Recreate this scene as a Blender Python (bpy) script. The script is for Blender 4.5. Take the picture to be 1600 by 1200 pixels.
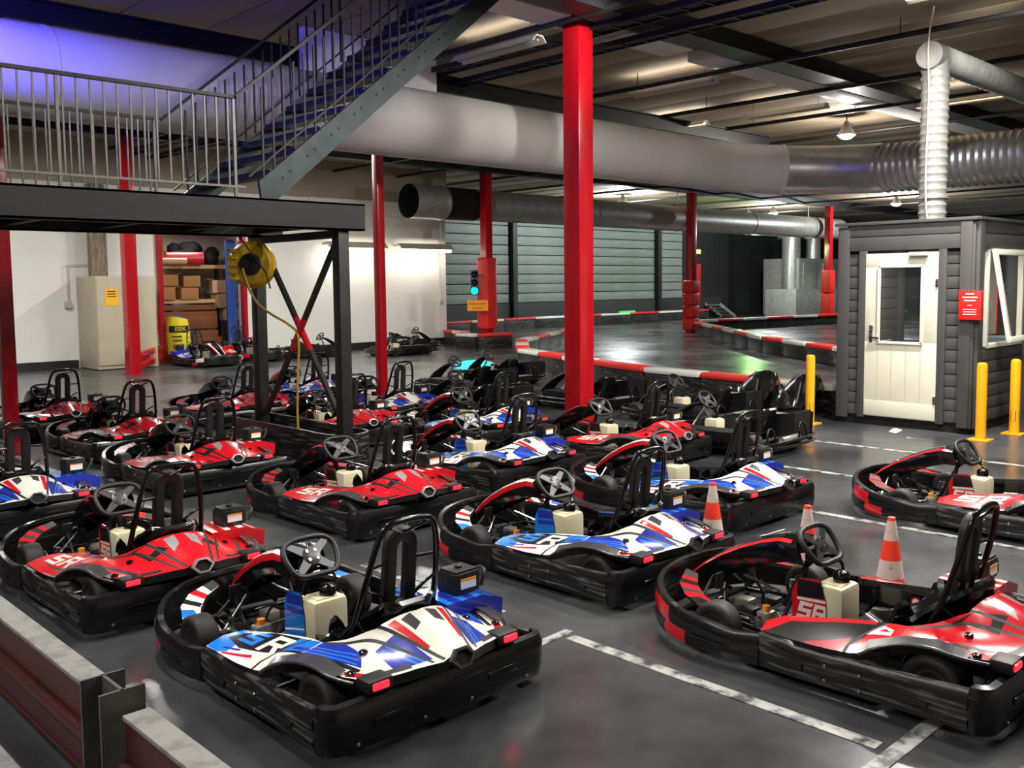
import bpy, bmesh, math, random
import numpy as np
from mathutils import Vector, Matrix
from mathutils.geometry import delaunay_2d_cdt
random.seed(7)
for o in list(bpy.data.objects): bpy.data.objects.remove(o)
SC = bpy.context.scene
COL = SC.collection
# ------------------------------------------------------------------ camera
RT = Vector((0.71946665, -0.69444772, -0.01049309)); UP = Vector((0.06329957, 0.05051973, 0.99671507)); FW = Vector((0.6916364, 0.71776746, -0.0803055))
cam = bpy.data.cameras.new('camera'); camo = bpy.data.objects.new('camera', cam); COL.objects.link(camo)
cam.sensor_width = 36; cam.lens = 1480.4 / 1600 * 36; cam.shift_y = -37.96 / 1600; cam.clip_end = 300; cam.clip_start = .05
M = Matrix((RT, UP, -FW)).transposed().to_4x4(); M.translation = Vector((0, 0, 1.95)); camo.matrix_world = M
SC.camera = camo
# ------------------------------------------------------------------ world, exposure
w = bpy.data.worlds.new('world'); SC.world = w; w.use_nodes = True
w.node_tree.nodes['Background'].inputs[0].default_value = (.55, .6, .7, 1); w.node_tree.nodes['Background'].inputs[1].default_value = .25
SC.view_settings.view_transform = 'Standard'; SC.view_settings.look = 'None'; SC.view_settings.gamma = 1; SC.view_settings.use_curve_mapping = False
SC.view_settings.exposure = 0.7
# ------------------------------------------------------------------ lamps and added fill lights of the hall (lamp housings are built further down)
WARM = (1, .965, .915); COOL = (.93, .97, 1)
def area(name, loc, sx, sy, power, color, rot=(0, 0, 0)):
    l = bpy.data.lights.new(name, 'AREA'); l.shape = 'RECTANGLE'; l.size = sx; l.size_y = sy; l.energy = power; l.color = color
    o = bpy.data.objects.new(name, l); o.location = loc; o.rotation_euler = rot; COL.objects.link(o); return o
def point(name, loc, power, color, r=.08):
    l = bpy.data.lights.new(name, 'POINT'); l.energy = power; l.color = color; l.shadow_soft_size = r
    o = bpy.data.objects.new(name, l); o.location = loc; COL.objects.link(o); return o
def spot(name, loc, target, power, color, ang, blend=.6, r=.08):
    l = bpy.data.lights.new(name, 'SPOT'); l.energy = power; l.color = color; l.spot_size = math.radians(ang); l.spot_blend = blend; l.shadow_soft_size = r
    o = bpy.data.objects.new(name, l); o.location = loc; COL.objects.link(o)
    o.rotation_euler = (Vector(target) - Vector(loc)).to_track_quat('-Z', 'Y').to_euler(); return o
# fluorescent battens that hang along Y over the parking bays (all above the top edge of the picture)
BATTENS = [(2.2, 5.2, 105), (6.2, 5.2, 110), (8.6, 1.6, 260), (11.2, 4.2, 330), (5.6, 1.6, 80), (-1.5, 3.2, 110), (-1.2, 6.0, 60)]
for (x, y, p_) in BATTENS: area('batten_glow', (x, y, 5.12), .2, 1.5, p_, WARM); area('batten_upglow', (x, y, 5.32), .2, 1.5, p_ * .3, WARM, (math.pi, 0, 0))
# upward fill added at the battens in view to brighten the ceiling
CEIL_FILL = [(13.35, 9.9, 1.75), (16.8, 12.3, 1.5), (16.9, 9.8, 1.75), (18.4, 7.1, 1.6), (9.3, 9.9, 1.7)]
for (x, y, l_) in CEIL_FILL: area('ceiling_fill_glow', (x, y, 5.3),  .2, l_, 7, WARM, (math.pi, 0, 0))
# wall battens on the white wall
WALL_BATTENS = [(16.4, 23.62, 3.05), (19.0, 23.62, 3.05)]
for (x, y, z) in WALL_BATTENS: area('wall_batten_glow', (x, y - .12, z - .05), 2.1, .16, 20, (1, .96, .86), (math.radians(35), 0, 0))
# hidden battens added deeper in the hall as fill for the white wall bay
DEEP = [(6.4, 16.5), (12.4, 16.2), (12.6, 19.5), (5.0, 19.5)]
for (x, y) in DEEP: area('deep_fill_glow', (x, y, 5.1), .2, 1.5, 160, WARM)
spot('flood_glow', (19.9, 10.04, 5.0), (19.9, 10.5, 0), 900, (1, .96, .88), 165); point('flood_spill', (19.9, 10.04, 4.95), 260, (1, .96, .88), .15)
for p_ in ((30.6, 25.1, 5.1), (41.3, 24.5, 5.1), (40.7, 18.2, 5.1)): point('far_lamp_glow', (p_[0], p_[1], 4.95), 700, COOL, .15)
spot('duct_spot_glow', (8.6, 6.9, 5.3), (9.5, 10.8, 4.45), 1500, (1, .98, .94), 72, .9, .06); spot('duct_spot_glow', (12.3, 3.4, 5.3), (17.4, 8.9, 4.15), 2000, (1, .98, .94), 46, .9, .06)
spot('blue_flood_glow', (2.25, 9.7, 4.5), (5.2, 11.2, 5.25), 420, (.045, .03, 1), 140, .7, .1)
point('green_exit_glow', (37.5, 23.2, 3.6), 160, (.45, 1, .3), .1)
spot('traffic_glow', (18.75, 21.0, 1.74), (15.3, 17.2, 0), 900, (.0, 1, .85), 11, .5, .05)
# ------------------------------------------------------------------ materials
def lin(c):
    return tuple(((v / 255) / 12.92 if v / 255 <= .04045 else ((v / 255 + .055) / 1.055) ** 2.4) for v in c) + (1,)
MATS = {}
def mat(name, rgb, rough=.5, metal=0, spec=.5, noise=None, bump=None, emit=None, coat=0, trans=0, stretch=None, rough_var=0, alpha=None):
    """procedural material: base colour mixed with a second colour by noise (scale, rgb2, amount, lo, hi), fine bump (scale, strength)"""
    m = bpy.data.materials.new(name); m.use_nodes = True; n = m.node_tree.nodes; L = m.node_tree.links; b = n['Principled BSDF']
    b.inputs['Base Color'].default_value = lin(rgb); b.inputs['Roughness'].default_value = rough; b.inputs['Metallic'].default_value = metal
    b.inputs['Specular IOR Level'].default_value = spec
    if coat: b.inputs['Coat Weight'].default_value = coat; b.inputs['Coat Roughness'].default_value = .08
    if trans: b.inputs['Transmission Weight'].default_value = trans; b.inputs['IOR'].default_value = 1.1
    if emit: b.inputs['Emission Color'].default_value = lin(emit[0]); b.inputs['Emission Strength'].default_value = emit[1]
    if alpha is not None: b.inputs['Alpha'].default_value = alpha
    if noise or bump:
        tc = n.new('ShaderNodeTexCoord'); mp = n.new('ShaderNodeMapping'); L.new(tc.outputs['Object'], mp.inputs[0])
        if stretch: mp.inputs['Scale'].default_value = stretch
    if noise:
        sc, rgb2, amt, lo, hi = noise
        t = n.new('ShaderNodeTexNoise'); t.inputs['Scale'].default_value = sc; t.inputs['Detail'].default_value = 6; t.inputs['Roughness'].default_value = .6; L.new(mp.outputs[0], t.inputs[0])
        r = n.new('ShaderNodeValToRGB'); r.color_ramp.elements[0].position = lo; r.color_ramp.elements[1].position = hi; L.new(t.outputs[0], r.inputs[0])
        mx = n.new('ShaderNodeMix'); mx.data_type = 'RGBA'; mx.inputs['A'].default_value = lin(rgb); mx.inputs['B'].default_value = lin(rgb2)
        mu = n.new('ShaderNodeMath'); mu.operation = 'MULTIPLY'; mu.inputs[1].default_value = amt; L.new(r.outputs[0], mu.inputs[0]); L.new(mu.outputs[0], mx.inputs['Factor']); L.new(mx.outputs['Result'], b.inputs['Base Color'])
        if rough_var:
            mr = n.new('ShaderNodeMapRange'); mr.inputs['To Min'].default_value = rough; mr.inputs['To Max'].default_value = min(1, rough + rough_var); L.new(r.outputs[0], mr.inputs['Value']); L.new(mr.outputs[0], b.inputs['Roughness'])
    if bump:
        t2 = n.new('ShaderNodeTexNoise'); t2.inputs['Scale'].default_value = bump[0]; t2.inputs['Detail'].default_value = 4; L.new(mp.outputs[0], t2.inputs[0])
        bp = n.new('ShaderNodeBump'); bp.inputs['Strength'].default_value = bump[1]; bp.inputs['Distance'].default_value = .01; L.new(t2.outputs[0], bp.inputs['Height']); L.new(bp.outputs[0], b.inputs['Normal'])
    MATS[name] = m; return m
mat('floor', (44, 46, 48), .2, 0, .55, (.45, (84, 86, 88), .9, .38, .72), (22, .05), rough_var=.2)
mat('concrete_near', (138, 138, 135), .7, 0, .4, (2.3, (70, 70, 72), 1, .42, .62), (60, .15))
mat('floor_paint', (160, 161, 156), .5, 0, .4, (7, (48, 50, 52), 1, .46, .6))
mat('wall_white', (238, 237, 231), .6, 0, .4, (.8, (222, 220, 211), .6, .45, .8))
mat('wall_beige', (176, 166, 148), .7, 0, .3, (1.5, (150, 140, 122), .6, .4, .8))
mat('baseboard', (28, 29, 30), .5)
mat('plank', (112, 122, 118), .55, 0, .4, (2.0, (142, 148, 142), .7, .4, .75), (40, .1), stretch=(.4, 1, 3))
mat('plank_dark', (40, 44, 46), .6)
mat('hall_dark', (34, 34, 35), .8, 0, .3)
mat('slab', (150, 134, 112), .8, 0, .3, (1.2, (118, 104, 86), .7, .35, .7), (14, .15), stretch=(1, .25, 1))
mat('steel_dark', (36, 35, 35), .45, .3, .5, (6, (66, 62, 58), .5, .5, .8))
mat('beam_black', (24, 24, 26), .5, .2, .5, (5, (48, 48, 50), .5, .55, .8))
mat('stair_steel', (58, 68, 70), .4, .5, .5, (5, (36, 40, 42), .7, .4, .7))
mat('galv_rail', (112, 110, 106), .4, .6, .5, (10, (92, 90, 86), .6, .4, .7))
mat('red_paint', (178, 16, 27), .22, 0, .5, (3, (158, 12, 22), .5, .4, .7), (55, .05))
mat('red_pad', (214, 38, 34), .45, 0, .4, None, (18, .8), stretch=(1, 1, 2.2))
mat('duct_white', (206, 204, 200), .5, 0, .5, (1.6, (182, 180, 175), .5, .4, .8), (5, .08))
mat('galv', (182, 181, 176), .36, .55, .5, (5, (140, 139, 134), .6, .35, .7), (8, .1))
mat('galv_dull', (168, 168, 162), .42, .4, .5, (4, (120, 121, 116), .6, .35, .7))
mat('duct_hole', (8, 8, 8), .9)
mat('pipe_dark', (32, 30, 30), .5, .3)
mat('batten_white', (190, 184, 170), .5)
mat('tube_lit', (255, 250, 240), .4, emit=((255, 246, 226), 6))
mat('tube_warm', (255, 236, 200), .4, emit=((255, 214, 160), 2.2))
mat('tube_off', (170, 168, 160), .4)
mat('lamp_lit', (255, 255, 250), .4, emit=((255, 250, 236), 14))
mat('lamp_far', (255, 255, 250), .4, emit=((236, 246, 255), 9))
mat('exit_sign', (230, 220, 90), .4, emit=((230, 225, 110), 1.6))
mat('green_strip', (40, 190, 90), .4, emit=((40, 220, 100), .7))
mat('signal_on', (0, 255, 215), .3, emit=((0, 255, 215), 14))
mat('signal_off', (22, 20, 20), .25)
mat('signal_body', (70, 76, 78), .4)
mat('orange_sign', (255, 158, 20), .5)
mat('ink', (30, 24, 20), .6)
mat('booth_paint', (74, 73, 72), .55, 0, .4, (3, (64, 63, 62), .6, .4, .7), (30, .1), stretch=(1, 1, .3))
mat('booth_gap', (22, 22, 22), .8)
mat('door_cream', (214, 212, 194), .45, 0, .4, (2, (200, 198, 180), .5, .4, .7))
mat('frame_cream', (226, 224, 208), .4)
mat('glass', (70, 76, 76), .02, 0, .6, alpha=.12)
mat('chrome', (205, 205, 205), .15, 1)
mat('yellow_paint', (240, 168, 16), .35, 0, .5, (4, (226, 150, 8), .5, .4, .7))
mat('scuff_black', (26, 24, 22), .7)
mat('cone_orange', (250, 66, 34), .45)
mat('cone_white', (214, 196, 184), .5, 0, .4, (14, (120, 104, 96), .7, .58, .66))
mat('daylight', (190, 220, 215), .5, emit=((200, 226, 222), 1.6))
mat('red_box', (214, 34, 28), .4)
mat('print_white', (236, 232, 226), .5)
mat('cabinet', (190, 182, 158), .5, 0, .4, (3, (172, 162, 138), .6, .4, .75))
mat('cable_bundle', (150, 138, 116), .8, 0, .3, (26, (92, 82, 66), .9, .4, .65), stretch=(1, 1, .1))
mat('yellow_label', (250, 190, 30), .5)
mat('extinguisher', (205, 24, 26), .3)
mat('cardboard', (184, 134, 84), .8, 0, .2, (3, (160, 112, 66), .6, .4, .7))
mat('cardboard_pale', (196, 166, 132), .8)
mat('brown_board', (128, 74, 42), .5, 0, .4, (2, (104, 58, 32), .7, .4, .7), stretch=(.3, 1, 3))
mat('shelf_wood', (204, 164, 116), .6)
mat('black_cloth', (16, 16, 18), .95, 0, .2, None, (20, .9))
mat('red_roll', (206, 36, 54), .4)
mat('sack_yellow', (228, 214, 42), .55, 0, .4, None, (12, .8))
mat('blue_paint', (36, 70, 150), .5)
mat('block_wall', (176, 172, 160), .8, 0, .3, (2, (160, 156, 144), .6, .4, .7))
mat('hose_yellow', (172, 138, 52), .5)
mat('reel_yellow', (206, 164, 26), .4)
mat('rust_red', (74, 22, 18), .5, .2, .5, (4, (46, 20, 17), .8, .35, .7))
mat('post_grey', (86, 87, 80), .5, .3, .5, (9, (58, 58, 54), .7, .4, .65))
mat('flange_grey', (134, 134, 128), .55, .3, .5, (12, (98, 96, 90), .7, .45, .65), (40, .3))
# kart materials
mat('plastic', (23, 23, 24), .3, 0, .5, (8.0, (128, 127, 126), .62, .52, .70), (30, .04), stretch=(1, .4, 6), rough_var=.25)
mat('plastic_clean', (19, 19, 20), .26, 0, .5, (8.0, (92, 91, 90), .5, .6, .76), (30, .03), stretch=(.4, .5, 6), rough_var=.2)
mat('black_gloss', (12, 12, 13), .12, 0, .6)
mat('black_matte', (22, 22, 23), .5)
mat('tray_black', (12, 12, 12), .6, 0, .3)
mat('tube_black', (12, 12, 13), .18, .2, .6)
mat('tyre', (38, 37, 36), .6, 0, .35, (8, (54, 52, 50), .7, .4, .7))
mat('rim', (150, 150, 150), .3, .9)
mat('steel', (170, 170, 170), .25, .95)
mat('spoke', (62, 62, 64), .35, .4)
mat('body_red', (206, 22, 34), .2, 0, .5, coat=.6)
mat('body_white', (226, 224, 214), .25, 0, .5, coat=.5)
mat('body_blue', (36, 52, 168), .2, 0, .5, coat=.6)
mat('body_sky', (28, 122, 220), .2, 0, .5, coat=.6)
mat('body_grey', (62, 60, 62), .25, 0, .5, coat=.5)
mat('body_dark', (30, 29, 31), .22, 0, .5, coat=.5)
mat('body_silver', (150, 150, 150), .3, .2, .5, coat=.4)
mat('tank', (214, 206, 176), .35, 0, .5, (4, (196, 186, 150), .6, .4, .75))
mat('tail_lens', (255, 30, 34), .3, emit=((255, 24, 36), 2.6))
mat('amber', (236, 140, 30), .4)
mat('seat_black', (14, 14, 15), .22, 0, .6)
mat('bare_metal', (186, 182, 172), .3, .7)
mat('box_black', (20, 20, 21), .45, 0, .4, (7, (44, 43, 42), .6, .5, .75))
# ------------------------------------------------------------------ mesh helpers
def frame(d):
    d = d.normalized(); a = Vector((0, 0, 1)) if abs(d.z) < .9 else Vector((1, 0, 0))
    u = d.cross(a).normalized(); return u, d.cross(u).normalized()
class MB:
    def __init__(s): s.v = []; s.f = []; s.m = []
    def face(s, idx, mi=0): s.f.append(tuple(idx)); s.m.append(mi)
    def add(s, vs, fs, mi=0, T=None):
        b = len(s.v); s.v += [tuple(T @ Vector(q)) if T else tuple(q) for q in vs]
        for f in fs: s.face([b + i for i in f], mi)
        return s
    def box(s, c, d, bev=0, mi=0, T=None):
        x, y, z = d[0] / 2, d[1] / 2, d[2] / 2
        if bev:
            bm = bmesh.new(); bmesh.ops.create_cube(bm, size=1); bmesh.ops.scale(bm, vec=d, verts=bm.verts)
            bmesh.ops.bevel(bm, geom=list(bm.edges), offset=min(bev, min(d) * .45), segments=2, affect='EDGES', profile=.6)
            bm.verts.ensure_lookup_table(); vs = [Vector(v.co) + Vector(c) for v in bm.verts]; fs = [[v.index for v in f.verts] for f in bm.faces]; bm.free()
            return s.add(vs, fs, mi, T)
        vs = [(c[0] + i * x, c[1] + j * y, c[2] + k * z) for i in (-1, 1) for j in (-1, 1) for k in (-1, 1)]
        return s.add(vs, [(0, 1, 3, 2), (4, 6, 7, 5), (0, 4, 5, 1), (2, 3, 7, 6), (0, 2, 6, 4), (1, 5, 7, 3)], mi, T)
    def bar(s, p, q, w, h=None, mi=0):
        """square bar from p to q"""
        p, q = Vector(p), Vector(q); h = h or w; d = q - p; up = Vector((0, 0, 1)) if abs(d.normalized().z) < .95 else Vector((0, 1, 0))
        u = d.cross(up).normalized() * (w / 2); v = u.cross(d).normalized() * (h / 2)
        vs = [a + i * u + j * v for a in (p, q) for (i, j) in ((-1, -1), (1, -1), (1, 1), (-1, 1))]
        return s.add(vs, [(3, 2, 1, 0), (4, 5, 6, 7), (0, 1, 5, 4), (1, 2, 6, 5), (2, 3, 7, 6), (3, 0, 4, 7)], mi)
    def tube(s, pts, r, n=8, closed=False, mi=0, caps=True):
        pts = [Vector(q) for q in pts]; N = len(pts); rr = r if isinstance(r, (list, tuple)) else [r] * N; rings = []; u = None
        for i, q in enumerate(pts):
            d = (pts[(i + 1) % N] - pts[i - 1]) if closed else (pts[min(i + 1, N - 1)] - pts[max(i - 1, 0)])
            d.normalize()
            if u is None: u, vv = frame(d)
            else:
                u = (u - d * u.dot(d)).normalized(); vv = d.cross(u)
            vv = d.cross(u)
            b = len(s.v); s.v += [tuple(q + rr[i] * (math.cos(2 * math.pi * k / n) * u + math.sin(2 * math.pi * k / n) * vv)) for k in range(n)]; rings.append(b)
        for i in range(N if closed else N - 1):
            a, b = rings[i], rings[(i + 1) % N]
            for k in range(n): s.face((a + k, a + (k + 1) % n, b + (k + 1) % n, b + k), mi)
        if caps and not closed: s.face([rings[0] + k for k in range(n)][::-1], mi); s.face([rings[-1] + k for k in range(n)], mi)
        return s
    def lathe(s, prof, n=24, T=None, mi=0, mis=None):
        """prof [(r, z)] about local z"""
        b = len(s.v)
        for (r, z) in prof:
            for k in range(n):
                q = Vector((r * math.cos(2 * math.pi * k / n), r * math.sin(2 * math.pi * k / n), z)); s.v.append(tuple(T @ q) if T else tuple(q))
        for i in range(len(prof) - 1):
            for k in range(n):
                s.face((b + i * n + k, b + i * n + (k + 1) % n, b + (i + 1) * n + (k + 1) % n, b + (i + 1) * n + k), mis[i] if mis else mi)
        if prof[0][0] > 0: s.face([b + k for k in range(n)][::-1], mis[0] if mis else mi)
        if prof[-1][0] > 0: s.face([b + (len(prof) - 1) * n + k for k in range(n)], mis[-1] if mis else mi)
        return s
    def prism(s, poly, z0, z1, T=None, mi=0):
        n = len(poly); vs = [(x, y, z0) for x, y in poly] + [(x, y, z1) for x, y in poly]
        return s.add(vs, [list(range(n))[::-1], list(range(n, 2 * n))] + [(i, (i + 1) % n, n + (i + 1) % n, n + i) for i in range(n)], mi, T)
    def sweep(s, path, prof, zs=None, closed=False, mif=None, caps=True):
        """sweep closed profile [(offset_right_of_path, z)] along a horizontal path; zs scales z per point"""
        P = [Vector((x, y, 0)) for x, y in path]; N = len(P); n = len(prof); base = len(s.v)
        for i, q in enumerate(P):
            d = (P[(i + 1) % N] - P[i - 1]) if closed else (P[min(i + 1, N - 1)] - P[max(i - 1, 0)]); d.normalize(); nr = Vector((d.y, -d.x, 0)); k = zs[i] if zs else 1
            s.v += [(q.x + nr.x * o, q.y + nr.y * o, z * k) for o, z in prof]
        for i in range(N if closed else N - 1):
            a, b = base + i * n, base + ((i + 1) % N) * n
            for k in range(n): s.face((a + k, a + (k + 1) % n, b + (k + 1) % n, b + k), mif(i, k) if mif else 0)
        if caps and not closed: s.face([base + k for k in range(n)][::-1]); s.face([base + (N - 1) * n + k for k in range(n)])
        return s
    def mesh(s, name, mats, smooth=40):
        me = bpy.data.meshes.new(name); me.from_pydata(s.v, [], s.f); me.validate()
        for m in (mats if isinstance(mats, (list, tuple)) else [mats]): me.materials.append(MATS[m])
        if len(me.polygons) == len(s.m): me.polygons.foreach_set('material_index', s.m)
        bm = bmesh.new(); bm.from_mesh(me); bmesh.ops.recalc_face_normals(bm, faces=bm.faces); bm.to_mesh(me); bm.free()
        if smooth: me.shade_smooth(); me.set_sharp_from_angle(angle=math.radians(smooth))
        return me
def O(name, me, parent=None, loc=(0, 0, 0), rot=(0, 0, 0), label=None, cat=None, group=None, kind=None):
    o = bpy.data.objects.new(name, me); COL.objects.link(o); o.location = loc; o.rotation_euler = rot
    if parent: o.parent = parent
    if label: o['label'] = label
    if cat: o['category'] = cat
    if group: o['group'] = group
    if kind: o['kind'] = kind
    return o
def E(name, loc, label, cat, group=None, rz=0): return O(name, None, None, loc, (0, 0, rz), label, cat, group)
def boxo(name, c, d, m, parent=None, bev=0, **k): return O(name, MB().box((0, 0, 0), d, bev).mesh(name, m), parent, c, **k)
def smooth_path(pts, n=6, closed=False):
    P = [Vector(q) for q in pts]; out = []; N = len(P)
    for i in range(N if closed else N - 1):
        p0, p1, p2, p3 = (P[i - 1] if (closed or i) else P[0]), P[i], P[(i + 1) % N], P[(i + 2) % N] if (closed or i + 2 < N) else P[-1]
        for k in range(n):
            t = k / n; out.append(.5 * ((2 * p1) + (p2 - p0) * t + (2 * p0 - 5 * p1 + 4 * p2 - p3) * t * t + (3 * p1 - p0 - 3 * p2 + p3) * t ** 3))
    if not closed: out.append(P[-1])
    return out
def text_mesh(s, size, m, depth=.0):
    c = bpy.data.curves.new('t', 'FONT'); c.body = s; c.size = size; c.align_x = 'CENTER'; c.align_y = 'CENTER'; c.extrude = depth; c.resolution_u = 3
    o = bpy.data.objects.new('t', c); COL.objects.link(o); dg = bpy.context.evaluated_depsgraph_get(); me = bpy.data.meshes.new_from_object(o.evaluated_get(dg)); bpy.data.objects.remove(o)
    me.materials.clear(); me.materials.append(MATS[m]); return me
def pip(x, y, poly):
    c = False; n = len(poly); j = n - 1
    for i in range(n):
        if (poly[i][1] > y) != (poly[j][1] > y) and x < (poly[j][0] - poly[i][0]) * (y - poly[i][1]) / (poly[j][1] - poly[i][1]) + poly[i][0]: c = not c
        j = i
    return c
def livery(name, outline, f, decals, mats, sp=.035, skirt=.035, skirt_mi=0, T=None, base=1):
    """panel over a plan outline lifted by f(x, y), cut exactly along the printed shapes; skirt = folded edge"""
    V = []; Ed = []
    def loop(poly):
        b = len(V); V.extend(Vector(q) for q in poly); n = len(poly); Ed.extend((b + i, b + (i + 1) % n) for i in range(n))
    def dens(poly):
        out = []
        for i in range(len(poly)):
            a, b = Vector(poly[i]), Vector(poly[(i + 1) % len(poly)]); k = max(1, int((b - a).length / sp)); out += [tuple(a + (b - a) * t / k) for t in range(k)]
        return out
    outline = dens(outline); loop(outline)
    for poly, mi in decals: loop(dens(poly))
    xs = [q[0] for q in outline]; ys = [q[1] for q in outline]; y = min(ys) + sp / 2; r = 0
    while y < max(ys):
        x = min(xs) + sp / 2 + (r % 2) * sp / 2
        while x < max(xs):
            if pip(x, y, outline): V.append(Vector((x, y)))
            x += sp
        y += sp; r += 1
    vo, eo, fo, *_ = delaunay_2d_cdt(V, Ed, [], 0, 1e-5)
    mb = MB(); mb.v = [(q.x, q.y, f(q.x, q.y)) for q in vo]; cnt = {}
    for t in fo:
        cx = sum(vo[i].x for i in t) / len(t); cy = sum(vo[i].y for i in t) / len(t)
        if not pip(cx, cy, outline): continue
        mi = base
        for poly, m_ in decals:
            if pip(cx, cy, poly): mi = m_
        mb.face(t, mi)
        for i in range(len(t)): k = (t[i], t[(i + 1) % len(t)]); cnt[k] = 1
    if skirt:
        down = {}
        for (a, b) in list(cnt):
            if (b, a) not in cnt:
                for q in (a, b):
                    if q not in down: x, y, z = mb.v[q]; down[q] = len(mb.v); mb.v.append((x * .985, y, z - skirt))
                mb.face((b, a, down[a], down[b]), skirt_mi)
    if T: mb.v = [tuple(T @ Vector(q)) for q in mb.v]
    used = sorted({i for f_ in mb.f for i in f_}); mp = {a: i for i, a in enumerate(used)}; mb.v = [mb.v[i] for i in used]; mb.f = [tuple(mp[i] for i in f_) for f_ in mb.f]
    return mb.mesh(name, mats, 35)
def rbf(ctrl):
    P = np.array([c[:2] for c in ctrl]); z = np.array([c[2] for c in ctrl]); n = len(P)
    def k(d2): return np.where(d2 > 1e-12, d2 * np.log(np.maximum(d2, 1e-12)), 0)
    A = np.zeros((n + 3, n + 3)); A[:n, :n] = k(((P[:, None] - P[None]) ** 2).sum(-1)) + np.eye(n) * 1e-4; A[:n, n] = 1; A[:n, n + 1:] = P; A[n, :n] = 1; A[n + 1:, :n] = P.T
    w_ = np.linalg.solve(A, np.concatenate([z, [0, 0, 0]]))
    return lambda x, y: float(w_[:n] @ k(((P - (x, y)) ** 2).sum(-1)) + w_[n] + w_[n + 1] * x + w_[n + 2] * y)
RX = lambda a: Matrix.Rotation(a, 4, 'X'); RY = lambda a: Matrix.Rotation(a, 4, 'Y'); RZ = lambda a: Matrix.Rotation(a, 4, 'Z'); TR = lambda *p: Matrix.Translation(p)
# ------------------------------------------------------------------ the rental kart (x right, y forward, origin on the floor under the rear bumper)
def mir(poly): return [(-x, y) for x, y in poly][::-1]
def cap_ring(w, h, n=10):
    r = w / 2; s = h / 2 - r
    return [(r * math.cos(a), s + r * math.sin(a)) for a in [math.pi * k / n for k in range(n + 1)]] + [(r * math.cos(a), -s + r * math.sin(a)) for a in [math.pi + math.pi * k / n for k in range(n + 1)]]
BP = [(.0, .035), (.022, .045), (.036, .085), (.026, .12), (.036, .155), (.03, .205), (.018, .222), (-.012, .222), (-.014, .205), (.004, .19), (.006, .06)]
def bolts(mb, pts, d, mi=1):
    for (x, y, z) in pts: mb.lathe([(.009, 0), (.009, .004), (.004, .007)], 8, TR(x, y, z) @ d, mi)
def bumper_side(sx):
    path = [(-.605, 1.08), (-.612, .95), (-.606, .8), (-.602, .6), (-.606, .4), (-.612, .2), (-.612, .075)]
    P = [(v.x, v.y) for v in smooth_path([(x, y, 0) for x, y in path], 4)]
    zs = [.93 if p[1] > .9 else .86 + .17 * max(0, (.75 - p[1]) / .75) ** 1.2 if p[1] < .8 else .87 for p in P]
    mb = MB(); mb.sweep(P, BP, zs)
    bolts(mb, [(-.643, y, z) for y in (.72, .55) for z in (.075, .145)], RY(-math.pi / 2))
    for (y, l) in ((.88, .09), (.3, .12)): mb.box((-.641, y, .105), (.012, l, .03), .005, 2)
    if sx > 0: mb.v = [(-x, y, z) for x, y, z in mb.v]
    return mb.mesh('side_bumper', ['plastic', 'steel', 'black_matte'])
def bumper_rear():
    P = [(-.612, .07)] + [(-.555 + .06 * math.cos(a), .06 + .06 * math.sin(a)) for a in [math.pi + math.pi / 2 * k / 5 for k in range(6)]]
    P += [(-.3, -.008), (0, -.012), (.3, -.008)] + [(.555 + .06 * math.cos(a), .06 + .06 * math.sin(a)) for a in [-math.pi / 2 + math.pi / 2 * k / 5 for k in range(6)]] + [(.612, .07)]
    bp = [(0, .03), (.02, .04), (.03, .09), (.028, .15), (.03, .2), (.012, .238), (-.02, .245), (-.022, .225), (-.004, .21), (-.004, .05)]
    mb = MB().sweep(P, bp)
    for x in (-.32, .32): mb.box((x, -.036, .14), (.19, .012, .035), .005, 1, None)
    for x in (-.5, -.15, .12, .47): mb.lathe([(.009, 0), (.009, .004), (.004, .007)], 8, TR(x, -.038, .075) @ RX(math.pi / 2), 2)
    return mb.mesh('rear_bumper', ['plastic_clean', 'black_gloss', 'steel'])
def bumper_front(c1, c2):
    half = [(-.612, 1.08), (-.632, 1.2), (-.64, 1.34), (-.625, 1.5), (-.575, 1.66), (-.48, 1.79), (-.34, 1.875), (-.17, 1.915), (0, 1.925)]
    pts = half + [(-x, y) for x, y in half[:-1][::-1]]
    P = [(v.x, v.y) for v in smooth_path([(x, y, 0) for x, y in pts], 4)][::-1]
    P = P[::-1]; zs = []
    for x, y in P: zs.append(.92 - .08 * math.exp(-((y - 1.22) / .1) ** 2) + .42 * max(0, (y - 1.5) / .42) ** 1.3)
    N = len(P); prof = [(-o, z) for o, z in BP]
    mb = MB().sweep(P, prof, zs, mif=lambda i, k: (1 if (k in (3, 4) and (15 <= i < 20 or 15 <= N - 2 - i < 20)) else 2 if (k in (1, 2) and (12 <= i < 16 or 12 <= N - 2 - i < 16)) else 0))
    for sx in (-1, 1): mb.box((sx * .664, 1.36, .1), (.014, .2, .035), .006, 3)
    return mb.mesh('front_bumper', ['plastic_clean', c1, c2, 'black_gloss'])
def wheel_meshes(r, wd):
    k = wd / 2; rr = r * .52
    t = MB().lathe([(rr, -k * .8), (rr + .015, -k * .95), (r * .85, -k), (r * .96, -k * .86), (r, -k * .6), (r, k * .6), (r * .96, k * .86), (r * .85, k), (rr + .015, k * .95), (rr, k * .8)], 28, RY(math.pi / 2)).mesh('tyre', 'tyre', 50)
    m = MB().lathe([(.018, -k * .55), (.05, -k * .55), (rr * .8, -k * .35), (rr * .86, -k * .8), (rr + .004, -k * .84), (rr + .004, k * .84), (rr * .86, k * .8), (rr * .8, k * .35), (.05, k * .55), (.018, k * .55)], 20, RY(math.pi / 2))
    for a in range(3):
        for s in (-1, 1): m.lathe([(.006, 0), (.006, .008)], 6, RX(a * 2.09) @ TR(s * k * .5, .033, 0) @ RY(math.pi / 2))
    return t, m.mesh('rim', 'rim', 40)
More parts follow.
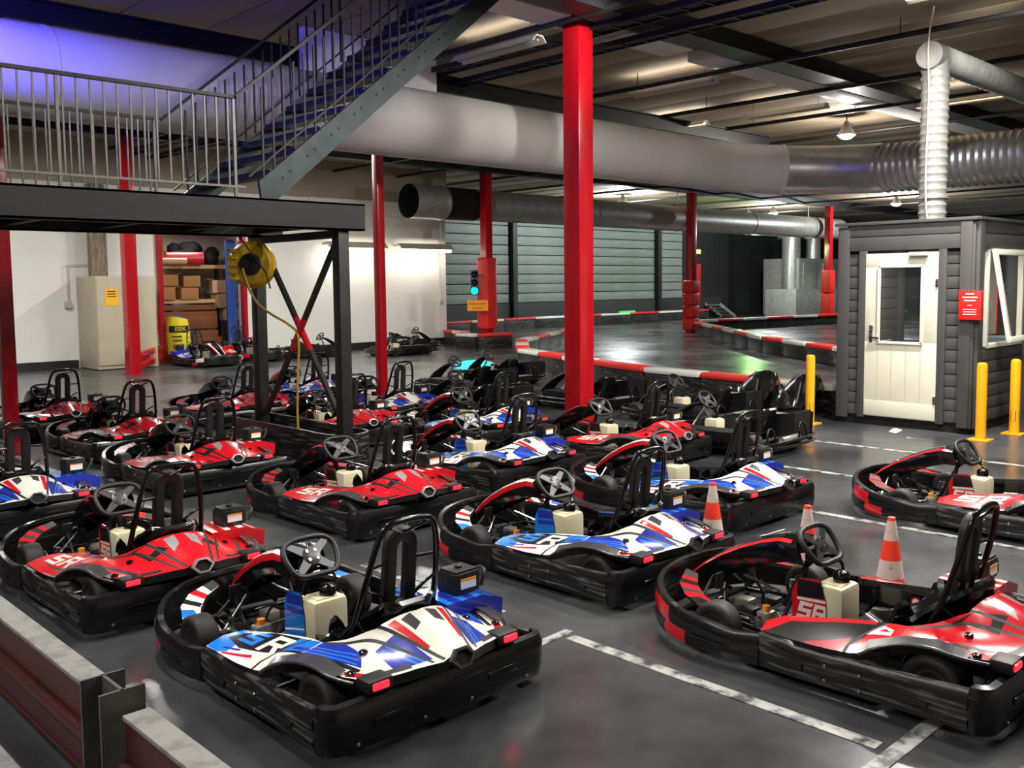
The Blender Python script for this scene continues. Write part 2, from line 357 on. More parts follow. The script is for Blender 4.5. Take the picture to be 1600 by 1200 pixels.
TF, RF = wheel_meshes(.125, .12); TB, RB_ = wheel_meshes(.137, .18)
CT = [(.60, 1.08, .212), (.60, .8, .214), (.60, .55, .232), (.5, .9, .24), (.42, 1.04, .25), (.385, .8, .282), (.5, .65, .262), (.5, .55, .285), (.34, .55, .315), (.58, .4, .285), (.53, .28, .305), (.42, .3, .312), (.31, .32, .335), (.5, .14, .295), (.42, .04, .295), (.32, .14, .315), (.2, -.03, .31), (.24, .1, .335), (.14, .12, .395), (.19, .24, .415), (.08, -.08, .33)]
BODY_F = rbf(CT + [(-x, y, z) for x, y, z in CT] + [(0, -.1, .345), (0, .05, .405), (0, .2, .455)])
POD = [(-.603, 1.085), (-.605, .8), (-.598, .62), (-.575, .5), (-.545, .455), (-.34, .46), (-.335, .56), (-.355, .72), (-.385, .88), (-.42, 1.05), (-.5, 1.11)]
TAIL = [(-.34, .46), (-.545, .455), (-.5, .36), (-.47, .24), (-.46, .13), (-.42, .05), (-.33, .0), (-.2, -.045), (-.09, -.1), (.09, -.1), (.2, -.045), (.33, 0), (.42, .05), (.46, .13), (.47, .24), (.5, .36), (.545, .455), (.34, .46), (.28, .36), (.2, .24), (0, .2), (-.2, .24), (-.28, .36)]
def glyph(ch, o, w, h, sk=.35):
    """blocky slanted S and R; returns polygons in plan: reading runs towards -y, up is +x"""
    B = {'S': [[(0, 1), (1.05, 1), (.95, .78), (.35, .78), (.28, .6), (0, .6)], [(0, .62), (1, .62), (1, .4), (0, .4)], [(.72, .42), (1, .42), (1, 0), (.0, 0), (.0, .22), (.72, .22)]],
         'R': [[(0, 0), (.25, 0), (.25, 1), (0, 1)], [(.2, 1), (1, 1), (1, .78), (.2, .78)], [(.76, .8), (1, .8), (1, .42), (.76, .42)], [(.2, .58), (1, .58), (1, .38), (.2, .38)], [(.5, .4), (.78, .4), (1.15, 0), (.85, 0)]]}[ch]
    return [[(o[0] + t * h, o[1] - (s_ * w + t * h * sk)) for s_, t in q] for q in B]
def pod_decals(col):
    D = []
    if col == 'blue':   # mats: 0 trim 1 white 2 blue 3 sky 4 dark 5 red 6 grey
        D += [([(-.6, 1.085), (-.5, 1.11), (-.42, 1.05), (-.40, .97), (-.575, .93), (-.604, .98)], 3), ([(-.5, 1.06), (-.43, 1.0), (-.375, .82), (-.345, .5), (-.46, .46), (-.5, .7), (-.53, .9)], 4)]
        for q in glyph('S', (-.49, .985), .14, .095): D.append((q, 3))
        for q in glyph('R', (-.5, .8), .15, .12): D.append((q, 1))
        D += [([(-.6, .95), (-.585, .95), (-.535, .76), (-.552, .74)], 5), ([(-.57, .99), (-.555, .985), (-.53, .87), (-.545, .87)], 2), ([(-.47, .6), (-.36, .62), (-.338, .47), (-.44, .46)], 3), ([(-.445, .56), (-.42, .56), (-.405, .46), (-.43, .46)], 2)]
    else:               # mats: 0 trim 1 red 2 dark 3 white 4 grey 5 silver
        for q in glyph('S', (-.52, 1.0), .16, .108): D.append((q, 3))
        for q in glyph('R', (-.515, .81), .155, .115): D.append((q, 3))
        D += [([(-.6, 1.0), (-.59, 1.0), (-.53, .74), (-.545, .66), (-.6, .66)], 1), ([(-.545, .9), (-.535, .9), (-.525, .62), (-.54, .62)], 4), ([(-.60, .62), (-.55, .6), (-.53, .46), (-.57, .46)], 2), ([(-.385, .66), (-.35, .68), (-.338, .47), (-.36, .46)], 4), ([(-.6, .78), (-.593, .79), (-.585, .6), (-.598, .6)], 5)]
    D.append(([(-.61, .655), (-.55, .66), (-.345, .56), (-.345, .545), (-.55, .643), (-.61, .638)], 0))
    return D
def tail_decals(col):
    L = []
    if col == 'blue':
        L += [([(-.47, .47), (-.34, .47), (-.3, .36), (-.31, .2), (-.36, .13), (-.42, .3)], 2), ([(-.44, .455), (-.43, .455), (-.355, .17), (-.362, .16)], 3), ([(-.415, .455), (-.405, .455), (-.335, .19), (-.342, .18)], 3), ([(-.39, .455), (-.38, .455), (-.32, .22), (-.326, .21)], 3), ([(-.5, .47), (-.47, .47), (-.4, .26), (-.37, .12), (-.39, .11)], 4),
              ([(-.115, -.055), (-.27, .01), (-.265, .16), (-.15, .15)], 2), ([(-.25, .13), (-.24, .14), (-.17, -.03), (-.18, -.03)], 3), ([(-.225, .14), (-.215, .145), (-.145, -.04), (-.155, -.04)], 3), ([(-.16, .21), (-.12, .21), (-.085, .0), (-.105, -.01)], 5), ([(-.1, .19), (-.04, .2), (-.04, .12), (-.085, .1)], 6), ([(-.45, .12), (-.43, .16), (-.34, .03), (-.38, .02)], 5)]
    else:
        L += [([(-.56, .42), (-.5, .4), (-.42, .05), (-.5, .05), (-.56, .18)], 2), ([(-.46, .4), (-.44, .4), (-.3, .02), (-.34, .02)], 4), ([(-.28, .3), (-.2, .23), (-.1, .1), (-.22, .1)], 2), ([(-.25, .25), (-.19, .22), (-.15, .15), (-.22, .14)], 1), ([(-.1, .19), (-.03, .19), (-.04, .1), (-.09, .06)], 5)]
    L += [([(-.345, .43), (-.33, .44), (-.115, -.075), (-.13, -.07)], 0), ([(-.2, .245), (-.18, .24), (-.07, -.09), (-.085, -.095)], 0), ([(-.33, .05), (-.2, -.0), (-.205, -.03), (-.335, .02)], 0)]
    return L + [(mir(p), m) for p, m in L]
def tri_box(mb, c, d, bev, mi=0): mb.box(c, d, bev, mi)
def seat_mesh():
    C_ = [(.86, .18, .15, .03), (.77, .135, .19, .08), (.63, .1, .22, .2), (.5, .1, .235, .3), (.4, .13, .24, .3), (.33, .22, .235, .22), (.29, .33, .22, .16), (.255, .43, .2, .09), (.24, .5, .15, .03)]
    C_ = [tuple(v) for v in np.array([[np.interp(t, range(9), [c[k] for c in C_]) for k in range(4)] for t in np.linspace(0, 8, 25)])]
    g = []; nv = 16
    for i, (y, z, wd, b) in enumerate(C_):
        a, c = C_[max(0, i - 1)], C_[min(24, i + 1)]; d = Vector((0, c[0] - a[0], c[1] - a[1])).normalized(); nr = Vector((0, d.z, -d.y))
        if nr.z < 0 and i < 12: nr = -nr
        row = []
        for k in range(nv + 1):
            v = -1 + 2 * k / nv; t = max(0, (abs(v) - .45) / .55); e = t * t * (3 - 2 * t)
            row.append(Vector((v * wd * (1 - .06 * e), y, z)) + nr * b * e)
        g.append(row)
    mb = MB(); n = nv + 1
    for off in (0, 1):
        for row in g:
            for q in row: mb.v.append((q.x * (1 + .06 * off), q.y + (-.018 if off else 0), q.z - .016 * off))
    R = len(g); K = R * n
    for i in range(R - 1):
        for k in range(nv):
            a = i * n + k; mb.face((a, a + 1, a + n + 1, a + n)); mb.face((K + a, K + a + n, K + a + n + 1, K + a + 1))
    for i in range(R - 1):
        for k in (0, nv): a = i * n + k; mb.face((a, a + n, K + a + n, K + a))
    for k in range(nv):
        for i in (0, R - 1): a = i * n + k; mb.face((a, a + 1, K + a + 1, K + a))
    return mb.mesh('seat', 'seat_black', 60)
SEAT = seat_mesh()
STT = TR(0, 1.09, .53) @ RX(math.radians(52)) # steering plane; local z points up and back to the driver
def steering_meshes(round_=False):
    if round_: ring = [(.135 * math.cos(a), .125 * math.sin(a) if math.sin(a) > -.8 else -.1) for a in [2 * math.pi * k / 32 for k in range(32)]]
    else: ring = [(v.x, v.y) for v in smooth_path([(-.1, .095, 0), (0, .105, 0), (.1, .095, 0), (.15, .05, 0), (.148, -.03, 0), (.11, -.1, 0), (0, -.108, 0), (-.11, -.1, 0), (-.148, -.03, 0), (-.15, .05, 0)], 4, True)]
    rim = MB().tube([STT @ Vector((x, y, 0)) for x, y in ring], .0155, 10, True).mesh('steering_wheel', 'black_matte', 80)
    sp = MB(); 
    for (x, y) in ((-.115, .075), (.115, .075), (-.1, -.085), (.1, -.085)):
        n_ = Vector((-y, x, 0)).normalized(); q = [Vector((0, 0, 0)) + n_ * .03, Vector((x, y, 0)) + n_ * .016, Vector((x, y, 0)) - n_ * .016, Vector((0, 0, 0)) - n_ * .03]
        sp.prism([(v.x, v.y) for v in q], -.005, .004, STT)
    sp.lathe([(.052, -.006), (.052, .006), (.03, .012)], 16, STT)
    for a in range(4): sp.lathe([(.008, .006), (.008, .016)], 6, STT @ RZ(a * math.pi / 2 + .78) @ TR(.034, 0, 0), 1)
    return rim, sp.mesh('spokes', ['spoke', 'chrome'], 30)
STEER, SPOKES = steering_meshes(); STEER2, SPOKES2 = steering_meshes(True)
def tank_meshes(col):
    t = MB().box((.0, .99, .2), (.21, .17, .28), .035); t.box((-.01, .99, .335), (.12, .12, .02), .008)
    tank = t.mesh('fuel_tank', 'tank', 50)
    cap = MB().lathe([(.042, .335), (.044, .355), (.044, .385), (.032, .4), (.0, .402)], 16, TR(.02, .975, 0)).tube(smooth_path([(.05, .985, .37), (.09, 1.01, .42), (.05, 1.06, .46), (-.02, 1.1, .44), (-.05, 1.14, .4)], 4), .009, 6).mesh('filler_cap', 'black_gloss', 50)
    # printed cover plate ahead of the tank, seen from the left and the front
    out = [(-.125, .0), (-.13, .23), (-.09, .305), (.03, .315), (.065, .2), (.07, .0)]
    D = []
    B = 'red' if col == 'red' else 'blue'
    if B == 'blue': D += [([(-.1, .3), (-.1, .17), (.08, .2), (.08, .3)], 2), ([(-.1, .19), (.07, .21), (.07, .195), (-.1, .175)], 1), ([(-.1, .235), (.06, .25), (.06, .238), (-.1, .222)], 1)]
    else: D += [([(-.1, .3), (-.1, .2), (.08, .22), (.08, .3)], 2), ([(-.1, .2), (.07, .21), (.07, .195), (-.1, .185)], 3)]
    def g2(ch, ox, oz, w, h): return [[(ox + s_, oz + t) for s_, t in [((ox0 - ox0) + (a), b) for a, b, ox0 in [(-(y), x, 0) for x, y in q]]] for q in glyph(ch, (0, 0), w, h, .25)]
    for q in g2('S', -.105, .085, .075, .095): D.append((q, 3 if B == 'red' else 1))
    for q in g2('R', -.02, .085, .075, .095): D.append((q, 3 if B == 'red' else 1))
    T = Matrix(((0, 0, -1, -.112), (-1, 0, 0, 1.06), (0, 1, 0, .05), (0, 0, 0, 1)))
    plate = livery('tank_cover', out, lambda x, y: 0, D, ['black_matte', 'body_sky' if B == 'blue' else 'body_red', 'body_blue' if B == 'blue' else 'body_dark', 'body_white'], .08, .012, 0, T, 1 if B == 'red' else 1)
    return tank, cap, plate
def text_on(me, T):
    me = me.copy(); me.transform(T); return me
TAILCAP = {}
def make_kart_proto(col):
    red = col == 'red'
    mats = ['black_matte', 'body_red', 'body_dark', 'body_white', 'body_grey', 'body_silver'] if red else ['black_matte', 'body_white', 'body_blue', 'body_sky', 'body_dark', 'body_red', 'body_grey']
    P = []   # (name, mesh, [(subname, submesh, label)], label)
    P.append(('rear_bumper', bumper_rear(), [], None)); P.append(('side_bumper', bumper_side(-1), [], None)); P.append(('side_bumper', bumper_side(1), [], None))
    P.append(('front_bumper', bumper_front('body_red' if red else 'body_white', 'body_red'), [], None))
    hf = [(-.3, .1), (-.31, .46), (-.56, .5), (-.57, 1.2), (-.38, 1.25), (-.38, 1.6), (-.48, 1.66), (-.32, 1.82), (0, 1.87)]
    fl = MB().prism(hf + [(-x, y) for x, y in hf[:-1][::-1]], .042, .052)
    P.append(('floor_tray', fl.mesh('floor_tray', 'tray_black'), [], None))
    P.append(('brake_hose', MB().tube(smooth_path([(-.17, 1.3, .16), (-.05, 1.4, .2), (.1, 1.36, .16), (.2, 1.2, .12), (.28, .9, .1)]), .008, 6).mesh('brake_hose', 'tube_black', 60), [], None))
    for (a, b) in (((-.3, 1.5, .1), (-.1, 1.62, .22)), ((.3, 1.5, .1), (.1, 1.62, .22)), ((-.24, 1.7, .12), (0, 1.72, .3)), ((.24, 1.7, .12), (0, 1.72, .3)), ((-.3, 1.1, .09), (-.1, 1.28, .12))): P.append(('strut', MB().tube([a, b], .009, 6).mesh('strut', 'chrome', 60), [], None))
    for (x, y) in ((-.12, 1.45), (.12, 1.45), (0, 1.55)): P.append(('bracket', MB().box((x, y, .1), (.08, .1, .05), .008).mesh('bracket', 'steel_dark' if x else 'bare_metal', 30), [], None))
    fr = MB()
    for s in (-1, 1):
        fr.tube(smooth_path([(s * .3, .12, .1), (s * .33, .5, .075), (s * .35, .95, .075), (s * .3, 1.25, .08), (s * .24, 1.7, .09)]), .016, 8); fr.tube([(s * .35, .7, .075), (s * .58, .65, .09)], .012, 6); fr.tube([(s * .34, 1.0, .075), (s * .58, 1.02, .09)], .012, 6); fr.tube([(s * .24, 1.7, .1), (s * .45, 1.72, .1)], .012, 6); fr.tube([(s * .15, 1.74, .1), (s * .15, 1.9, .12)], .012, 6)
    for y in (.15, 1.25, 1.7): fr.tube([(-.3, y, .09), (.3, y, .09)], .014, 8)
    P.append(('chassis_frame', fr.mesh('chassis_frame', 'tube_black', 60), [], None))
    P.append(('rear_axle', MB().tube([(-.44, .29, .137), (.44, .29, .137)], .02, 10).lathe([(.09, -.006), (.09, .006)], 20, TR(.16, .29, .137) @ RY(math.pi / 2)).mesh('rear_axle', 'steel', 40), [], None))
    for s in (-1, 1):
        a = MB().tube([(s * .42, 1.42, .125), (s * .3, 1.42, .12)], .018, 8).tube([(s * .3, 1.42, .06), (s * .3, 1.42, .19)], .017, 8).tube([(s * .31, 1.40, .13), (s * .3, 1.32, .13)], .01, 6).lathe([(.055, -.004), (.055, .004)], 18, TR(s * .385, 1.42, .125) @ RY(math.pi / 2))
        P.append(('stub_axle', a.mesh('stub_axle', 'steel', 40), [], None))
        P.append(('tie_rod', MB().tube([(s * .3, 1.32, .13), (s * .03, 1.3, .15)], .009, 6).lathe([(.016, -.012), (.016, .012)], 8, TR(s * .3, 1.32, .13)).mesh('tie_rod', 'chrome', 40), [], None))
        pd = MB().tube([(s * .17, 1.5, .07), (s * .17, 1.6, .2), (s * .17, 1.63, .27)], .01, 6).box((s * .17, 1.615, .25), (.07, .02, .09), .006).tube([(s * .17, 1.53, .1), (s * .2, 1.3, .1)], .005, 5)
        P.append(('pedal', pd.mesh('pedal', 'steel_dark', 40), [], None))
    P.append(('brake_unit', MB().box((-.19, 1.3, .11), (.09, .07, .09), .01).mesh('brake_unit', 'bare_metal', 40), [('brake_reservoir', MB().lathe([(.022, 0), (.022, .03), (.012, .034)], 12, TR(-.19, 1.3, .154)).mesh('brake_reservoir', 'amber', 40), None)], None))
    P.append(('battery', MB().box((.14, 1.2, .1), (.1, .14, .07), .01).mesh('battery', 'bare_metal', 40), [], None))
    for (x, y, z, t, r) in ((-.475, 1.42, .125, TF, RF), (.475, 1.42, .125, TF, RF), (-.42, .29, .137, TB, RB_), (.42, .29, .137, TB, RB_)):
        P.append(('wheel', t, [('rim', r, None)], None, (x, y, z)))
    dec = pod_decals(col)
    P.append(('side_pod', livery('side_pod', POD, BODY_F, dec, mats), [], None))
    P.append(('side_pod', livery('side_pod', mir(POD), BODY_F, [(mir(p), m) for p, m in dec], mats), [], None))
    tc = livery('tail_cowl', TAIL, BODY_F, tail_decals(col), mats, .03, .045)
    hexp = [(.062 * math.cos(a) * (1.15 if abs(math.sin(a)) < .1 else 1), .05 * math.sin(a)) for a in [math.pi / 3 * k for k in range(6)]]
    TH = TR(0, -.108, .318) @ RX(math.radians(70))
    em = MB(); out = hexp; inn = [(x * .76, y * .74) for x, y in hexp]
    vs = [(x, y, z) for z in (0, .022) for x, y in out] + [(x, y, .024) for x, y in inn]
    em.add(vs, [(i, (i + 1) % 6, 6 + (i + 1) % 6, 6 + i) for i in range(6)] + [(6 + i, 6 + (i + 1) % 6, 12 + (i + 1) % 6, 12 + i) for i in range(6)], 0, TH); em.add([(x, y, .012) for x, y in inn], [tuple(range(6))], 1, TH); em.add([(x * 1, y, .012) for x, y in inn] + [(x, y, .024) for x, y in inn], [(i, (i + 1) % 6, 6 + (i + 1) % 6, 6 + i) for i in range(6)], 1, TH)
    subs = [('tail_badge', em.mesh('tail_badge', ['body_silver' if red else 'body_grey', 'duct_hole'], 20), 'hexagonal badge')]
    for (x, y) in ((-.3, .2), (.3, .2), (-.42, .12), (.42, .12)):
        n_ = BODY_F(x, y); subs.append(('knob', MB().lathe([(.02, 0), (.021, .008), (.012, .014), (0, .015)], 12, TR(x, y, n_)).mesh('knob', 'black_gloss', 50), None))
    P.append(('tail_cowl', tc, subs, None))
    for s in (-1, 1):   # arch trim over the rear tyre and the lamp pod behind it
        pa = [(s * .595, .58, .225), (s * .575, .5, .275), (s * .54, .4, .308), (s * .515, .28, .315), (s * .5, .16, .3), (s * .45, .06, .285)]
        P.append(('wheel_arch', MB().tube(smooth_path(pa, 4), .009, 8).add([(s * .595, .56, .235), (s * .545, .42, .308), (s * .515, .28, .318), (s * .495, .14, .3), (s * .53, .56, .285), (s * .47, .42, .325), (s * .44, .28, .338), (s * .43, .14, .315)], [(0, 1, 5, 4), (1, 2, 6, 5), (2, 3, 7, 6)]).mesh('wheel_arch', 'body_grey', 60), [], None))
        h = MB().box((s * .37, .02, .282), (.13, .1, .055), .015); l = MB().box((s * .375, -.032, .284), (.08, .012, .03), .005)
        P.append(('tail_lamp', h.mesh('tail_lamp', 'black_matte', 40), [('lens', l.mesh('lens', 'tail_lens', 40), 'glowing red lens')], None))
    # engine cover and air box on the right
    ec = livery('engine_cover', [(.27, .3), (.3, .58), (.64, .56), (.64, .3)], lambda x, y: .385 - .35 * max(0, x - .5), [([(.27 + .09 * k, .3), (.31 + .09 * k, .3), (.34 + .09 * k, .58), (.3 + .09 * k, .58)], 3) for k in range(4)], mats if red else mats, .06, .1, 1 if red else 2, None, 1 if red else 2)
    ab = MB().box((.46, .44, .44), (.17, .15, .11), .018); ab.box((.46, .44, .495), (.15, .13, .02), .008); ab.lathe([(.02, .5), (.02, .515), (.008, .522)], 12, TR(.46, .44, 0)); ab.tube(smooth_path([(.56, .38, .4), (.6, .4, .46), (.62, .45, .47), (.62, .52, .44), (.6, .55, .38)]), .01, 8)
    lb = MB().box((.46, .362, .44), (.1, .004, .05)).box((.46, .361, .462), (.1, .005, .008), 0, 1)
    P.append(('engine_cover', ec, [], None)); P.append(('air_box', ab.mesh('air_box', 'box_black', 45), [('sticker', lb.mesh('sticker', ['print_white', 'amber'], 0), None)], 'black air box with white sticker'))
    P.append(('engine', MB().box((.42, .42, .2), (.26, .24, .22), .02).tube([(.3, .3, .2), (.2, .26, .2), (.1, .1, .18)], .03, 10).mesh('engine', 'steel_dark', 40), [], None))
    # front fairing
    na = MB(); pr = []
    cl = [(1.9, .2, .055), (1.79, .29, .08), (1.66, .375, .1), (1.52, .45, .118), (1.38, .51, .13), (1.26, .545, .135), (1.17, .54, .12)]
    cl = [tuple(np.interp(t, range(7), [c[k] for c in cl]) for k in range(3)) for t in np.linspace(0, 6, 19)]
    sec = [(-.96, -.115), (-1.02, -.04), (-.98, -.006), (-.72, .006), (-.3, .016), (.3, .016), (.72, .006), (.98, -.006), (1.02, -.04), (.96, -.115), (.88, -.11), (.85, -.02), (-.85, -.02), (-.88, -.11)]
    for (y, z, wd) in cl:
        for (a, b) in sec: na.v.append((a * wd, y + b * .4, z + b * (1 if b > -.03 else min(1, wd / .1))))
    ns = len(sec); cm = {2: 1, 6: 1} if red else {2: 2, 6: 2, 1: 1, 7: 1}
    for i in range(len(cl) - 1):
        for k in range(ns): na.face((i * ns + k, i * ns + (k + 1) % ns, (i + 1) * ns + (k + 1) % ns, (i + 1) * ns + k), cm.get(k, 0) if i < 17 else 0)
    na.face(range(ns)); na.face([(len(cl) - 1) * ns + k for k in range(ns)])
    P.append(('front_fairing', na.mesh('front_fairing', ['black_gloss', 'body_red', 'body_white' if not red else 'body_red'], 50), [], None))
    for s in (-1, 1):
        o_ = [(-.53, 1.5), (-.48, 1.63), (-.38, 1.74), (-.2, 1.82), (-.2, 1.74), (-.32, 1.66), (-.4, 1.56), (-.45, 1.46)]
        d_ = [([(-.53, 1.48), (-.5, 1.6), (-.44, 1.56), (-.46, 1.45)], 3 if not red else 2), ([(-.38, 1.74), (-.33, 1.765), (-.3, 1.67), (-.34, 1.64)], 5 if not red else 2), ([(-.46, 1.66), (-.43, 1.7), (-.37, 1.6), (-.4, 1.57)], 4), ([(-.28, 1.79), (-.2, 1.82), (-.2, 1.74), (-.27, 1.7)], 6 if not red else 4)]
        if s > 0: o_ = mir(o_); d_ = [(mir(p), m) for p, m in d_]
        P.append(('nose_panel', livery('nose_panel', o_, lambda x, y: .235 + .06 * max(0, (y - 1.5) / .36) - .03 * abs(x), d_, mats, .06, .02), [], None))
    P.append(('steering_wheel', STEER, [('spokes', SPOKES, None)], None))
    hub = STT @ Vector((0, 0, -.01))
    P.append(('steering_column', MB().tube([hub, (0, 1.3, .14)], .014, 10).tube([(-.1, 1.26, .07), (0, 1.16, .43), (.1, 1.26, .07)], .012, 8).box((0, 1.13, .47), (.1, .05, .07), .012).mesh('steering_column', 'steel_dark', 50), [], None))
    tk, cp, pl = tank_meshes(col)
    ser = text_on(text_mesh('SERIES', .034, 'body_white'), Matrix(((0, 0, -1, -.1145), (-1, 0, 0, 1.045), (0, 1, 0, .1), (0, 0, 0, 1))))
    P.append(('fuel_tank', tk, [('filler_cap', cp, None), ('tank_cover', pl, None), ('lettering', ser, None), ('sticker', MB().box((.055, .924, .2), (.03, .004, .07)).mesh('sticker', 'amber', 0), None)], 'cream fuel tank with a printed cover'))
    P.append(('seat', SEAT, [], None))
    hp = smooth_path([(-.235, .42, .28), (-.225, .36, .42), (-.2, .3, .62), (-.172, .265, .77), (-.138, .25, .845), (-.08, .245, .87), (.08, .245, .87), (.138, .25, .845), (.172, .265, .77), (.2, .3, .62), (.225, .36, .42), (.235, .42, .28)], 4)
    ho = MB().tube(hp, .0155, 10)
    for s in (-1, 1): ho.tube([(s * .178, .29, .67), (s * .06, .315, .67)], .008, 6); ho.tube(smooth_path([(s * .2, .31, .56), (s * .13, .31, .53), (s * .09, .33, .49)], 4), .008, 6); ho.tube([(s * .235, .42, .28), (s * .27, .5, .12)], .0155, 8); ho.tube([(s * .225, .36, .42), (s * .2, .2, .3)], .01, 6)
    ho.tube([(-.1, .25, .845), (0, .29, .8), (.1, .25, .845)], .008, 6)
    P.append(('seat_hoop', ho.mesh('seat_hoop', 'tube_black', 60), [], None))
    hr = MB(); TT = TR(0, .33, .61) @ RX(math.radians(90 + 6)); o1 = cap_ring(.185, .45, 9); o2 = cap_ring(.16, .425, 9); i1 = cap_ring(.06, .31, 9); i2 = cap_ring(.075, .325, 9); n_ = len(o1)
    lay = [(i1, -.02), (i2, -.026), (o2, -.026), (o1, -.014), (o1, .014), (o2, .026), (i2, .026), (i1, .02)]
    hr.add([(x, y, z) for q, z in lay for x, y in q], [(a * n_ + k, a * n_ + (k + 1) % n_, ((a + 1) % 8) * n_ + (k + 1) % n_, ((a + 1) % 8) * n_ + k) for a in range(8) for k in range(n_)], 0, TT)
    P.append(('headrest', hr.mesh('headrest', 'black_matte', 40), [], None))
    stk = []
    for y in (.62, .70): stk.append(('warning_sticker', MB().lathe([(.028, 0), (.028, .002)], 16, TR(.318, y, .22) @ RY(-math.pi / 2), 0).lathe([(.019, .0021), (.019, .003)], 12, TR(.318, y, .22) @ RY(-math.pi / 2), 1).mesh('warning_sticker', ['body_red', 'print_white'], 0), None))
    P.append(('hip_guard', MB().box((.33, .66, .19), (.02, .5, .16), .008).mesh('hip_guard', 'black_gloss', 40), stk, None))
    return P
def place(name, P, loc, rz, label, cat, group, skip=()):
    t = E(name, loc, label, cat, group, rz)
    for it in P:
        if it[0] in skip: continue
        o = O(it[0], it[1], t, it[4] if len(it) > 4 else (0, 0, 0), label=it[3])
        for (sn, sm, sl) in it[2]: O(sn, sm, o, label=sl)
    return t
RED = make_kart_proto('red'); BLUE = make_kart_proto('blue')
def plain_pod():
    D = [([(-.6, 1.085), (-.5, 1.11), (-.42, 1.05), (-.355, .72), (-.34, .6), (-.37, .6), (-.40, .78), (-.46, 1.0), (-.58, 1.06)], 1), ([(-.6, .84), (-.595, .86), (-.5, .66), (-.6, .655)], 1), ([(-.6, .64), (-.34, .545), (-.34, .46), (-.56, .46)], 1), ([(-.47, .6), (-.37, .56), (-.4, .5), (-.46, .49)], 3), ([(-.43, .56), (-.40, .54), (-.43, .5)], 1), ([(-.61, .655), (-.55, .66), (-.345, .56), (-.345, .545), (-.55, .643), (-.61, .638)], 0)]
    return livery('side_pod', POD, BODY_F, D, ['black_matte', 'body_red', 'body_dark', 'body_white'], .035, .035, 0, None, 2)
RED9 = list(RED); i9 = [k for k, it in enumerate(RED9) if it[0] == 'side_pod'][0]; RED9[i9] = ('side_pod', plain_pod(), [], 'black side panel edged in red')
